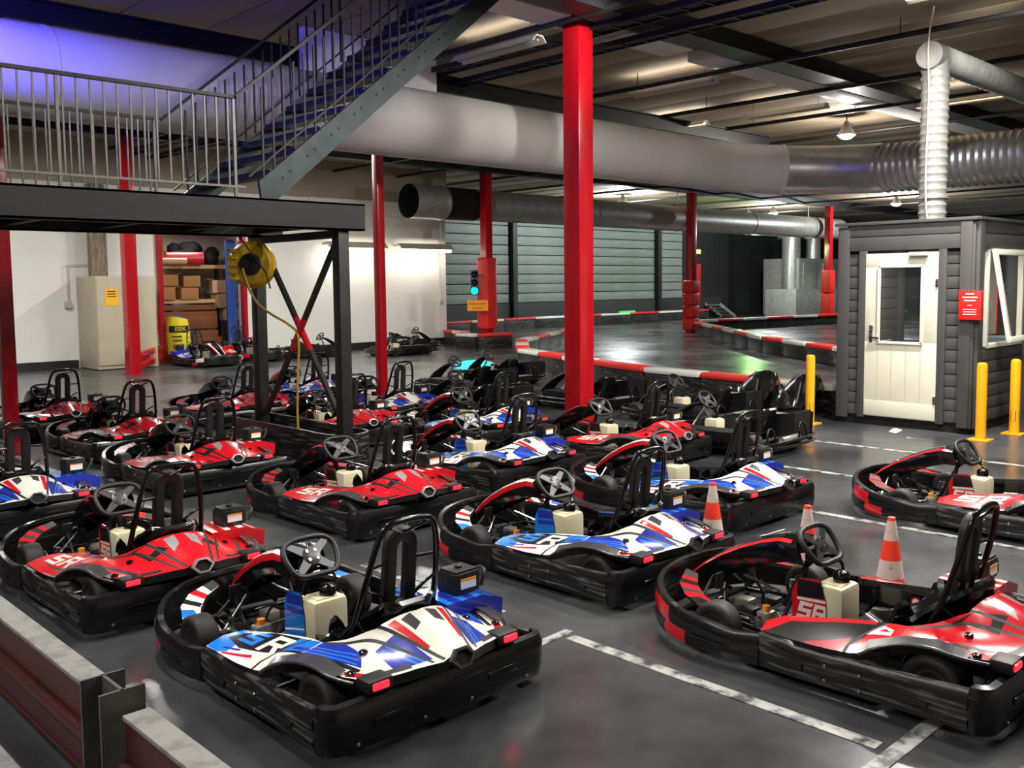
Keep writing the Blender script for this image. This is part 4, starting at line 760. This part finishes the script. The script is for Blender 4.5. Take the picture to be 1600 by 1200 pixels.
sr = E('storage_rack', (11.6, 25.4, 0), 'wooden storage rack inside the red doorway', 'rack')
for z in (2.5, 1.55): O('shelf_board', MB().box((0, 0, z), (3.4, .9, .1)).mesh('shelf_board', 'shelf_wood', 0), sr)
for x in (-1.6, 1.35): O('upright', MB().box((x, .3, 1.5), (.1, .1, 3.0)).mesh('upright', 'steel_dark', 0), sr)
def carton(loc, d, lab, rz=0, m='cardboard', flap=True):
    c = E('cardboard_box', loc, lab, 'box', 'boxes in the storage room', rz); O('carton', MB().box((0, 0, d[2] / 2), d, .01).mesh('carton', m, 30), c)
    if flap:
        for s in (-1, 1): O('flap', MB().box((s * (d[0] / 2 + .06), 0, d[2] + .03), (.16, d[1] * .95, .012), 0, 0, TR(0, 0, 0)).mesh('flap', m, 0), c)
    O('tape', MB().box((0, 0, d[2] + .002), (d[0] * .12, d[1], .004)).mesh('tape', 'cardboard_pale', 0), c)
carton((11.05, 25.1, 1.6), (.55, .45, .35), 'brown carton at the bottom of the shelf pile'); carton((11.02, 25.08, 1.98), (.75, .5, .3), 'open carton lying on top of the shelf pile', .3); carton((11.75, 25.1, 1.6), (.5, .4, .32), 'lower carton in the middle of the shelf', 0, flap=False); carton((11.86, 25.1, 1.95), (.45, .4, .3), 'carton resting on the middle one', -.2, flap=False)
carton((12.75, 25.0, 1.35), (.5, .4, .4), 'pale carton at the right of the rack', .1, 'cardboard_pale'); carton((12.62, 25.0, 1.78), (.4, .36, .34), 'pale open carton topmost at the right', -.2, 'cardboard_pale'); carton((12.95, 25.0, 1.0), (.45, .4, .32), 'pale carton low at the right of the rack', 0, 'cardboard_pale', False); carton((10.85, 25.1, 2.56), (.4, .4, .7), 'tall yellow-brown carton on the top shelf', 0, 'cardboard', False)
O('carpet_roll', MB().tube([(-.45, 0, 0), (.5, -.2, 0)], .17, 20).mesh('carpet_roll', 'red_roll', 40), None, (11.6, 25.0, 2.72), label='red roll lying on the top shelf', cat='roll')
O('paper_roll', MB().tube([(-.3, 0, 0), (.35, -.15, 0)], .09, 16).mesh('paper_roll', 'cardboard_pale', 40), None, (11.25, 24.88, 2.64), label='tan cardboard tube in front of the red roll', cat='roll')
hp_ = MB()
for k in range(14): hp_.lathe([(0, -.2), (.16, -.14), (.22, 0), (.15, .14), (0, .2)], 10, TR(random.uniform(-.6, .6), random.uniform(-.2, .2), random.uniform(-.05, .3)) @ RX(random.uniform(-.5, .5)) @ RY(random.uniform(-.5, .5)))
O('cloth_heap', hp_.mesh('cloth_heap', 'black_cloth', 80), None, (12.35, 25.75, 2.78), label='bundle of black cloth on the top shelf', cat='cloth')
bb = E('brown_panels', (11.45, 24.75, 0), 'stack of brown wooden panels leaning under the shelf', 'panels')
for k in range(4): O('panel', MB().box((0, .02 * k, [.5, .98, 1.2, 1.38][k]), (2.0, .04, [.5, .36, .14, .14][k]), .01).mesh('panel', 'brown_board', 30), bb)
O('panel', MB().box((.5, -.06, .3), (1.2, .03, .5), .01).mesh('panel', 'brown_board', 30), bb)
sk_ = E('yellow_sack', (10.85, 23.75, 0), 'yellow printed waste sack in the doorway', 'sack')
O('sack', MB().tube([(0, 0, .02), (.02, 0, .3), (.0, 0, .7), (-.02, 0, 1.05), (.0, 0, 1.15)], [.27, .3, .29, .27, .24], 14).mesh('sack', 'sack_yellow', 60), sk_)
O('print_band', MB().sweep([(.292 * math.cos(a), .292 * math.sin(a)) for a in [-2.9 + 1.9 * k / 12 for k in range(13)]], [(0, .78), (.006, .78), (.006, .95), (0, .95)]).mesh('print_band', 'ink', 30), sk_)
O('lettering', text_on(text_mesh('ISEK', .15, 'sack_yellow'), TR(-.08, -.3, .865) @ RZ(-.25) @ RX(math.pi / 2)), sk_)
for k, z in enumerate((.68, .58, .46, .36, .26)): O('print_line', MB().box((-.1 + .02 * k, -.302, z), (.26 - .03 * (k % 2), .006, .03), 0, 0, RZ(-.25)).mesh('print_line', 'ink', 0), sk_)
O('rubbish', MB().box((-.05, -.03, 1.16), (.2, .16, .1), .03).mesh('rubbish', 'blue_paint', 40), sk_)
cb = E('electrical_cabinet', (8.42, 22.75, 0), 'tall beige electrical cabinet against the white wall', 'cabinet')
O('body', MB().box((.72, .62, 1.12), (1.44, 1.2, 2.2), .01).mesh('body', 'cabinet', 30), cb); O('door', MB().box((.36, .01, 1.15), (.68, .03, 2.08), .006).mesh('door', 'cabinet', 30), cb); O('door', MB().box((1.08, .01, 1.15), (.68, .03, 2.08), .006).mesh('door', 'cabinet', 30), cb)
O('notice', MB().box((.36, -.01, 1.72), (.3, .006, .4)).mesh('notice', 'yellow_label', 0), cb); O('cable_bundle', MB().box((.42, .9, 3.3), (.42, .2, 2.3), .05).mesh('cable_bundle', 'cable_bundle', 40), cb)
for k in range(3): O('notice_line', MB().box((.36, -.015, 1.86 - k * .06), (.2, .004, .02)).mesh('notice_line', 'ink', 0), cb)
O('wall_switch', MB().box((0, 0, 0), (.16, .1, .16), .02).tube([(0, -.02, .08), (0, -.02, .95), (.6, -.02, .98)], .015, 6).mesh('wall_switch', 'batten_white', 40), None, (8.2, 23.93, 1.55), label='grey wall switch left of the electrical cabinet', cat='switch')
fe = E('fire_extinguisher', (10.28, 23.88, .75), 'red fire extinguisher on the wall left of the doorway', 'extinguisher'); O('cylinder', MB().lathe([(.08, 0), (.085, .05), (.085, .5), (.03, .58), (.02, .62)], 16).mesh('cylinder', 'extinguisher', 50), fe); O('valve', MB().box((0, 0, .64), (.05, .12, .05), .01).mesh('valve', 'black_matte', 30), fe); O('hose', MB().tube(smooth_path([(0, -.05, .62), (.1, -.06, .5), (.09, -.06, .15)]), .01, 6).mesh('hose', 'black_matte', 60), fe)
O('thermostat', MB().box((0, 0, 0), (.22, .06, .34), .01).box((0, -.03, .06), (.12, .02, .12), .005).mesh('thermostat', 'batten_white', 30), None, (10.2, 23.96, 1.75), label='pale control box above the fire extinguisher', cat='control box')
gr = E('low_guard', (8.75, 21.25, 0), 'low red steel guard between the column and the doorway', 'guard', rz=math.atan2(2.5, 1.65))
for z in (.16, .42): O('rail', MB().box((1.5, 0, z), (2.9, .1, .13), .02).mesh('rail', 'red_paint', 30), gr)
O('plate', MB().box((1.5, .02, .29), (2.9, .04, .3)).mesh('plate', 'red_paint', 0), gr)
# ------------------------------------------------------------------ traffic light
tl = E('traffic_light', (18.98, 21.28, 0), 'traffic light glowing green on the padded red column', 'traffic light', rz=math.radians(-44))
O('body', MB().box((0, 0, 1.98), (.24, .16, .75), .03).mesh('body', 'signal_body', 40), tl)
for k, z in enumerate((2.22, 1.98, 1.74)):
    O('lens', MB().lathe([(.095, 0), (.08, .03), (0, .045)], 18, TR(0, -.085, z) @ RX(math.pi / 2)).mesh('lens', 'signal_on' if k == 2 else 'signal_off', 60), tl, label='lit green lens' if k == 2 else None)
    O('visor', MB().add([(.105 * math.cos(a), y, z + .105 * math.sin(a)) for y in (-.08, -.2) for a in [math.pi * j / 10 for j in range(11)]], [(j, j + 1, 12 + j, 11 + j) for j in range(10)]).mesh('visor', 'black_matte', 60), tl)
O('bracket', MB().bar((0, .04, 2.2), (.26, .27, 2.2), .04).mesh('bracket', 'signal_body', 0), tl)
sg = E('orange_sign', (18.95, 21.12, 1.3), 'orange sign below the traffic light', 'sign', rz=math.radians(-44)); O('board', MB().box((0, 0, 0), (.62, .02, .32), .004).mesh('board', 'orange_sign', 0), sg)
O('bracket', MB().bar((.1, .01, .05), (.3, .26, .05), .03).mesh('bracket', 'signal_body', 0), sg)
O('lettering', text_on(text_mesh('Bruk en pedal', .085, 'ink'), TR(0, -.013, .055) @ RX(math.pi / 2)), sg); O('lettering', text_on(text_mesh('av gangen', .085, 'ink'), TR(0, -.013, -.07) @ RX(math.pi / 2)), sg)
# ------------------------------------------------------------------ far side of the hall
rd = E('red_door', (42.6, 29.95, .7), 'distant red door at the top of metal steps', 'door'); O('leaf', MB().box((0, 0, 1.1), (1.0, .06, 2.2), .01).mesh('leaf', 'red_paint', 0), rd); O('frame', MB().box((0, .02, 1.13), (1.16, .06, 2.3)).mesh('frame', 'beam_black', 0), rd); O('handle', MB().box((-.38, -.06, 1.0), (.12, .05, .04), .01).mesh('handle', 'chrome', 30), rd)
sp_ = E('metal_steps', (43.5, 29.3, 0), 'short flight of metal steps below the red door', 'steps')
for k in range(4): O('step', MB().box((k * .32, 0, .68 - k * .19), (.3, .9, .04)).mesh('step', 'galv_dull', 0), sp_)
for y in (-.46, .46): O('side_plate', MB().bar((-.2, y, .72), (1.3, y, .02), .04, .16).mesh('side_plate', 'galv_dull', 0), sp_)
O('exit_sign', MB().box((0, 0, 0), (.5, .08, .22), .02).mesh('exit_sign', 'exit_sign', 30), None, (42.8, 29.95, 3.55), label='small glowing exit sign above the red door', cat='sign')
ah = E('air_handler', (49, 27.2, 0), 'large galvanised air handling unit in the dark far corner', 'machine')
O('lower_cabinet', MB().box((-2.2, -1.2, .75), (4.4, 1.8, 1.5), .03).mesh('lower_cabinet', 'galv_dull', 30), ah); O('upper_cabinet', MB().box((1.2, .3, 1.6), (6.0, 2.2, 3.1), .03).mesh('upper_cabinet', 'galv_dull', 30), ah)
for x in (-.6, 1.6): O('panel_door', MB().box((x, -.82, 1.7), (1.6, .04, 2.4), .02).mesh('panel_door', 'galv_dull', 30), ah)
for k, (x, z) in enumerate(((-1.2, 1.2), (.9, 2.1), (1.9, 1.1), (2.6, 1.9))): O('latch', MB().box((x, -.86, z), (.16, .05, .22), .02).mesh('latch', 'batten_white', 30), ah)
for x in (-1.6, .8): O('riser_duct', MB().tube([(x, -.2, 1.5 if x < 0 else 3.1), (x, -.2, 4.3), (x + .1, .3, 4.6)], .5 if x < 0 else .42, 20).mesh('riser_duct', 'galv', 30), ah)
# barriers
def barrier(label, path, h=.5, seg=1.35, pads=True, start=0):
    b = E('track_barrier', (path[0][0], path[0][1], 0), label, 'barrier', 'track barriers'); P = [Vector((x, y, 0)) for x, y in path]; o = P[0]
    pts = [P[0]]; 
    for i in range(len(P) - 1):
        n = max(1, round((P[i + 1] - P[i]).length / seg)); pts += [P[i] + (P[i + 1] - P[i]) * k / n for k in range(1, n + 1)]
    for i in range(len(pts) - 1):
        a, c = pts[i] - o, pts[i + 1] - o; L = (c - a).length; rz = math.atan2((c - a).y, (c - a).x); m = (a + c) / 2
        O('panel', MB().box((0, 0, h / 2 - .03), (L * .995, .22, h - .06), .012).mesh('panel', 'plastic', 30), b, m, (0, 0, rz))
        if pads: O('top_pad', MB().box((0, 0, h), (L * .97, .34, .1), .04).mesh('top_pad', 'red_pad' if (i + start) % 2 == 0 else 'body_white', 50), b, m, (0, 0, rz))
    return b
barrier('near track barrier with red and white pads behind the old karts', [(12.85, 6.5), (12.98, 7.5), (13.25, 9.1), (13.4, 10.4), (14.0, 12.2), (15.4, 15.6), (18, 18.3), (24, 21.8)], .4, 1.35, start=1)
barrier('barrier running from the quilted column towards the booth', [(29.6, 20.7), (22.8, 13.7), (20.2, 10.3), (16.5, 6.2)], .4, 1.6)
barrier('far barrier between the two quilted columns', [(30.5, 21.7), (35, 21.1), (40.2, 20.5), (46, 20)], .4, 1.6, start=1)
barrier('short barrier at the foot of the traffic light column', [(19.9, 23.7), (19.5, 22.3), (18.8, 21.8), (18.75, 20.95), (19.9, 20.7)], .42, .8)
barrier('long low barrier along the grey plank wall', [(20.6, 27.6), (29, 28.8), (42.2, 28.9)], .45, 2.2, start=1)
O('green_marker', MB().box((0, 0, 0), (1.1, .12, .08), .02).mesh('green_marker', 'green_strip', 30), None, (35.5, 28.85, .54), label='small green glowing strip on the barrier by the plank wall', cat='marker')
# far window seen past the booth
wn = O('window_1', MB().box((0, 0, 0), (.1, 5.4, 1.7)).mesh('window_1', 'frame_cream', 0), None, (XR - .05, 19.6, 1.55), kind='structure')
for k in range(3):
    for j in range(2): O('pane', MB().box((-.06, -1.75 + k * 1.75, -.4 + j * .8), (.03, 1.6, .7)).mesh('pane', 'daylight', 0), wn)
# ------------------------------------------------------------------ control booth
BX, BY0, BY1, BX1, BH = 12.28, 4.49, 6.24, 14.1, 2.7
bo = E('control_booth', (BX, BY0, 0), 'grey timber control booth with a cream door', 'booth')
W = BY1 - BY0; Dp = BX1 - BX
def bb_(name, c, d, m='booth_paint', bev=.006, par=None, lab=None): return O(name, MB().box((0, 0, 0), d, bev).mesh(name, m, 30), par or bo, c, label=lab)
bb_('plinth', (Dp / 2, W / 2, .05), (Dp - .06, W - .06, .1), 'booth_gap')
bb_('floor_plate', (Dp / 2, W / 2, .11), (Dp - .1, W - .1, .03), 'booth_gap')
for (x, y) in ((.05, .0), (.0, .08), (.02, W - .05), (Dp, .0), (Dp, W)): bb_('corner_post', (x, y, 1.37), (.14, .14, 2.58))
bb_('corner_trim', (-.04, .06, 1.36), (.03, .17, 2.56)); bb_('corner_trim', (-.04, W - .07, 1.36), (.03, .15, 2.56)); bb_('corner_trim', (.1, -.04, 1.36), (.17, .03, 2.56))
# fascia boards
for (z, h) in ((2.6, .16), (2.42, .18)): bb_('fascia_board', (-.03, W / 2, z), (.04, W - .26, h)); bb_('fascia_board', (Dp / 2, -.03, z), (Dp - .1, .04, h))
bb_('roof', (Dp / 2, W / 2, 2.7), (Dp + .1, W + .1, .03), 'booth_gap'); bb_('cap_rail', (-.05, W / 2, 2.69), (.06, W + .12, .04)); bb_('cap_rail', (Dp / 2, -.05, 2.69), (Dp + .1, .06, .04))
# siding boards either side of the door and along the right side
for k in range(14):
    z = .2 + k * .155
    bb_('siding_board', (.0, .24, z), (.03, .2, .145)); bb_('siding_board', (.0, W - .2, z), (.03, .18, .145))
    if z < 1.05: bb_('siding_board', (Dp / 2, .0, z), (Dp - .1, .03, .145))
    bb_('siding_board', (Dp / 2, W, z), (Dp - .1, .03, .145)); 
    bb_('siding_board', (Dp, W / 2, z), (.03, W - .1, .145)) if z < 1.1 else None
bb_('wall_lining', (.02, .24, 1.25), (.015, .22, 2.3), 'booth_gap', 0); bb_('wall_lining', (.02, W - .2, 1.25), (.015, .2, 2.3), 'booth_gap', 0); bb_('side_lining', (Dp / 2, .02, .6), (Dp - .1, .015, 1.0), 'booth_gap', 0)
bb_('door_trim', (-.03, .37, 1.25), (.035, .1, 2.3)); bb_('door_trim', (-.03, W - .33, 1.25), (.035, .1, 2.3))
# door
dy0, dy1 = .42, W - .38; dw = dy1 - dy0; dc = (dy0 + dy1) / 2
bd_ = bb_('door', (-.03, dc, .13 + .5), (.045, dw, 1.0), 'door_cream', .004, lab='cream door with a tall window')
def dpart(name, c, d, m, bev=.004): return O(name, MB().box((0, 0, 0), d, bev).mesh(name, m, 30), bd_, (c[0] + .03, c[1] - dc, c[2] - .63))
dpart('door_stile', (-.03, dy0 + .09, 1.62), (.045, .18, .98), 'door_cream'); dpart('door_stile', (-.03, dy1 - .09, 1.62), (.045, .18, .98), 'door_cream'); dpart('door_rail', (-.03, dc, 2.2), (.045, dw, .18), 'door_cream')
for (y, z, a, b) in ((dy0 + .19, 1.62, .035, 1.02), (dy1 - .19, 1.62, .035, 1.02), (dc, 2.12, dw - .36, .035), (dc, 1.12, dw - .36, .035)): dpart('glazing_bead', (-.062, y, z), (.03, a, b), 'frame_cream')
dpart('pane', (-.03, dc, 1.62), (.008, dw - .38, 1.0), 'glass', 0)
for k in range(4): dpart('groove', (-.054, dy0 + .2 + k * .19, .72), (.003, .006, .75), 'cabinet', 0)
dpart('kick_plate', (-.055, dc, .24), (.006, dw - .02, .2), 'door_cream'); dpart('lock', (-.07, dy1 - .1, 1.32), (.04, .05, .05), 'chrome', .012); dpart('handle', (-.085, dy1 - .14, 1.18), (.03, .14, .025), 'chrome', .01); dpart('handle_plate', (-.06, dy1 - .09, 1.2), (.012, .045, .16), 'chrome', .004)
dpart('door_closer', (-.085, dy0 + .24, 2.27), (.06, .24, .05), 'batten_white', .01)
for z in (.4, 1.9): dpart('hinge', (-.06, dy0 + .01, z), (.02, .03, .1), 'chrome', .003)
# side window, hung open at the bottom
wy = -.05; win = bb_('side_window', (Dp / 2 + .12, .0, 1.09), (Dp - .55, .07, .06), 'frame_cream', .006, lab='cream window on the side, tilted open')
def wpart(name, c, d, m, rx=0): return O(name, MB().box((0, 0, 0), d, .005).mesh(name, m, 30), win, c, (rx, 0, 0))
ww = Dp - .55
for s in (-1, 1): wpart('frame_side', (s * ww / 2, 0, .62), (.06, .07, 1.25), 'frame_cream')
wpart('frame_top', (0, 0, 1.24), (ww, .07, .06), 'frame_cream')
a_ = math.radians(10)
for s in (-1, 1): wpart('sash_stile', (s * (ww / 2 - .08), -.17, .64), (.07, .05, 1.14), 'frame_cream', -a_)
wpart('sash_rail', (0, -.07, 1.19), (ww - .1, .05, .07), 'frame_cream', -a_); wpart('sash_rail', (0, -.27, .09), (ww - .1, .05, .07), 'frame_cream', -a_); wpart('sash_pane', (0, -.17, .64), (ww - .2, .01, 1.06), 'glass', -a_)
for (n, c, d, m) in (('rear_window_post', (Dp, .35, 1.75), (.06, .7, 1.2), 'booth_paint'), ('desk', (Dp - .3, W / 2, .95), (.5, W - .2, .05), 'shelf_wood'), ('inner_cupboard', (Dp - .4, .85, .55), (.4, .5, .8), 'shelf_wood'), ('towel_stack', (Dp - .35, .55, 1.08), (.3, .3, .2), 'print_white'), ('inner_post', (Dp - .1, 1.1, 1.7), (.1, .5, 1.3), 'cardboard_pale'), ('red_sheet', (Dp - .12, .55, 1.75), (.03, .5, 1.1), 'red_box'), ('curtain', (Dp / 2 + .1, .2, 1.75), (.6, .04, 1.1), 'batten_white')): bb_(n, c, d, m, .01)
bb_('downpipe', (Dp + .06, -.08, 1.5), (.05, .05, 2.5), 'batten_white', .015); bb_('vent_grille', (Dp - .35, -.02, .5), (.16, .03, .3), 'booth_gap')
area('booth_lamp_glow', (BX + .9, BY0 + .9, 2.5), .5, .2, 24, WARM)
mb_ = E('red_notice_box', (BX - .08, BY0 + .0, 1.62), 'red notice box on the booth corner', 'notice box'); O('case', MB().box((0, 0, 0), (.09, .27, .36), .012).mesh('case', 'red_box', 30), mb_)
for k, (w_, z) in enumerate(((.1, .14), (.18, .1), (.14, .06), (.05, .0), (.16, -.05), (.15, -.08), (.16, -.11))): O('print_line', MB().box((-.048, 0, z), (.004, w_, .014 if k < 3 else .008)).mesh('print_line', 'print_white', 0), mb_)
# bollards, paper, cones
for i, (x, y) in enumerate(((11.82, 6.42), (11.96, 4.25), (12.72, 4.12))):
    b = E('bollard', (x, y, 0), ['yellow bollard left of the booth by the loose seats', 'yellow bollard in front of the booth corner', 'yellow bollard beside the booth side wall'][i], 'bollard', 'yellow bollards')
    O('post', MB().lathe([(.06, .01), (.06, .9), (.055, .925), (.03, .94), (0, .942)], 20).mesh('post', 'yellow_paint', 40), b); O('base_plate', MB().box((0, 0, .006), (.24, .24, .012)).mesh('base_plate', 'yellow_paint', 0), b); O('scuff', MB().lathe([(.0612, .16), (.0612, .3)], 7).mesh('scuff', 'scuff_black', 40), b) if i != 1 else None
O('paper', MB().add([(0, 0, .004), (.3, .04, .006), (.32, .14, .02), (.18, .12, .03), (.03, .1, .012)], [(0, 1, 2, 3, 4)]).mesh('paper', 'print_white', 0), None, (11.75, 5.2, .0), label='crumpled white paper on the floor before the booth', cat='paper')
for i, (x, y, lab) in enumerate(((5.72, 3.86, 'traffic cone between two blue karts'), (5.55, 3.02, 'traffic cone behind the steering wheel of the nearest red kart'), (5.62, 2.5, 'traffic cone to the left of the black headrest, rightmost of three'))):
    c = E('traffic_cone', (x, y, 0), 'orange and white ' + lab, 'cone', 'traffic cones')
    O('base', MB().box((0, 0, .015), (.27, .27, .03), .01).mesh('base', 'cone_orange', 30), c); r_ = lambda z: .1 - .078 * z / .5
    O('body', MB().lathe([(r_(z), z) for z in (.03, .12, .13, .22, .24, .36, .38, .48, .5)] + [(.012, .502)], 24, None, 0, [0, 0, 1, 1, 0, 1, 1, 0, 0][:8] + [0]).mesh('body', ['cone_orange', 'cone_white'], 40), c)
# loose seats by the barrier
for i, (x, y, rz, lab) in enumerate(((12.3, 7.55, 1.5, 'glossy black kart seat standing loose left of the bollard'), (12.32, 6.88, 1.4, 'glossy black kart seat tipped behind the yellow bollard'))):
    s_ = E('loose_seat', (x, y, .0), lab, 'seat', 'loose kart seats', rz); O('shell', SEAT, s_, (0, -.5, -.09)).scale = (1.25, 1.0, 1.35); O('lip', MB().tube(smooth_path([(-.25, -.22, .36), (-.2, -.25, .52), (0, -.27, .6), (.2, -.25, .52), (.25, -.22, .36)]), .014, 8).mesh('lip', 'seat_black', 60), s_)
# steel guard rail in the foreground
gd = E('guard_rail', (1.25, 0, 0), 'steel beam guard rail in the near left corner', 'guard rail')
def ibeam(y0, y1, par, rz=0):
    L = y1 - y0; yc = (y0 + y1) / 2
    O('web', MB().box((0, yc, .27), (.02, L, .34)).mesh('web', 'rust_red', 0), par); O('top_flange', MB().box((.03, yc, .45), (.1, L, .018), .004).mesh('top_flange', 'flange_grey', 0), par); O('bottom_flange', MB().box((.06, yc, .1), (.16, L, .018), .004).mesh('bottom_flange', 'rust_red', 0), par)
    O('rib', MB().tube([(-.02, y0, .27), (-.02, y1, .27)], .03, 8).mesh('rib', 'rust_red', 50), par)
ibeam(3.52, 12, gd); ibeam(-2, 3.26, gd)
gp = MB().box((0, 3.39, .26), (.012, .19, .55)).box((0, 3.3, .26), (.16, .012, .55)).box((0, 3.48, .26), (.16, .012, .55)); O('rail_post', gp.mesh('rail_post', 'post_grey', 0), gd, label='upright end post of grey steel')
for i, (x, y) in enumerate(((.55, 3.05), (.95, 2.85))): O('rubber_band' if i == 0 else 'paper_scrap', (MB().tube([(.05 * math.cos(a), .03 * math.sin(a), .006) for a in [2 * math.pi * k / 14 for k in range(14)]], .006, 6, True) if i == 0 else MB().box((0, 0, .004), (.05, .02, .006), .002)).mesh('litter', 'tank', 50), None, (x, y, .012), label=['pale rubber ring lying on the near concrete', 'scrap of pale paper on the near concrete'][i], cat='litter')
# ------------------------------------------------------------------ karts
def R(x, y, lab, rz=0, P=None): return place('go_kart', P or RED, (x, y, 0), math.radians(rz), 'red ' + lab, 'go-kart', 'red rental karts')
def B(x, y, lab, rz=0): return place('go_kart', BLUE, (x, y, 0), math.radians(rz), 'blue and white ' + lab, 'go-kart', 'blue and white rental karts')
B(2.63, 3.18, 'go-kart nearest the camera, beside the steel guard rail'); R(2.46, 5.3, 'go-kart directly ahead of the nearest blue one, by the guard rail'); B(2.38, 7.92, 'go-kart cut by the left edge of the picture')
k9 = R(4.68, 1.38, 'go-kart with number 9 at the lower right', 0, RED9); B(4.84, 3.5, 'go-kart in the middle, left of the first traffic cone'); R(4.62, 5.88, 'go-kart in the centre left, in front of the braced frame'); R(4.28, 8.32, 'go-kart left of the low black post barrier'); R(4.47, 10.62, 'go-kart second from the far end of the left lane'); R(4.4, 12.87, 'go-kart behind the slim red column at the far left')
B(6.78, 3.97, 'go-kart right of the first traffic cone'); B(6.45, 6.27, 'go-kart between the centre red one and the large column'); R(6.55, 9.3, 'go-kart seen through the braced black frame'); R(6.6, 11.95, 'go-kart behind the far platform post')
R(8.03, 1.86, 'go-kart at the right edge in front of the booth'); R(8.22, 5.98, 'go-kart just in front of the large red column'); B(7.93, 8.08, 'go-kart left of the large red column'); B(8.05, 10.3, 'go-kart at the foot of the slim red column'); B(8.25, 12.75, 'go-kart farthest back, behind the braced frame')
O('race_number', text_on(text_mesh('9', .25, 'print_white', .001), TR(0, 1.4, .5275) @ RX(math.radians(-23)) @ RZ(math.pi)), k9)
def OK_(x, y, lab, rz=0): return place('old_kart', OLD, (x, y, 0), math.radians(rz), lab, 'go-kart', 'older black karts')
OK_(9.56, 5.42, 'older black kart with tube bumpers in front of the yellow bollard', 2); OK_(10.95, 6.95, 'older black kart behind it, along the track barrier', -2); OK_(9.35, 9.85, 'older black kart directly behind the large red column'); OK_(11.2, 9.2, 'older black kart right of the large red column, near the white pad', -3); OK_(11.25, 12.1, 'older black kart nearest the green floor reflection'); OK_(12.62, 12.85, 'older black kart by the bend of the pads', -8)
OK_(13.3, 22.6, 'older kart parked along the white wall, left of the frame post', -90); OK_(16.95, 21.25, 'older kart parked behind the slim column', 92); OK_(16.9, 22.9, 'older kart parked at the right end of the white wall', -88)
B(10.92, 23.3, 'kart facing out in front of the storage doorway', 180); R(12.34, 23.7, 'kart facing out beside the blue door panel', 180)
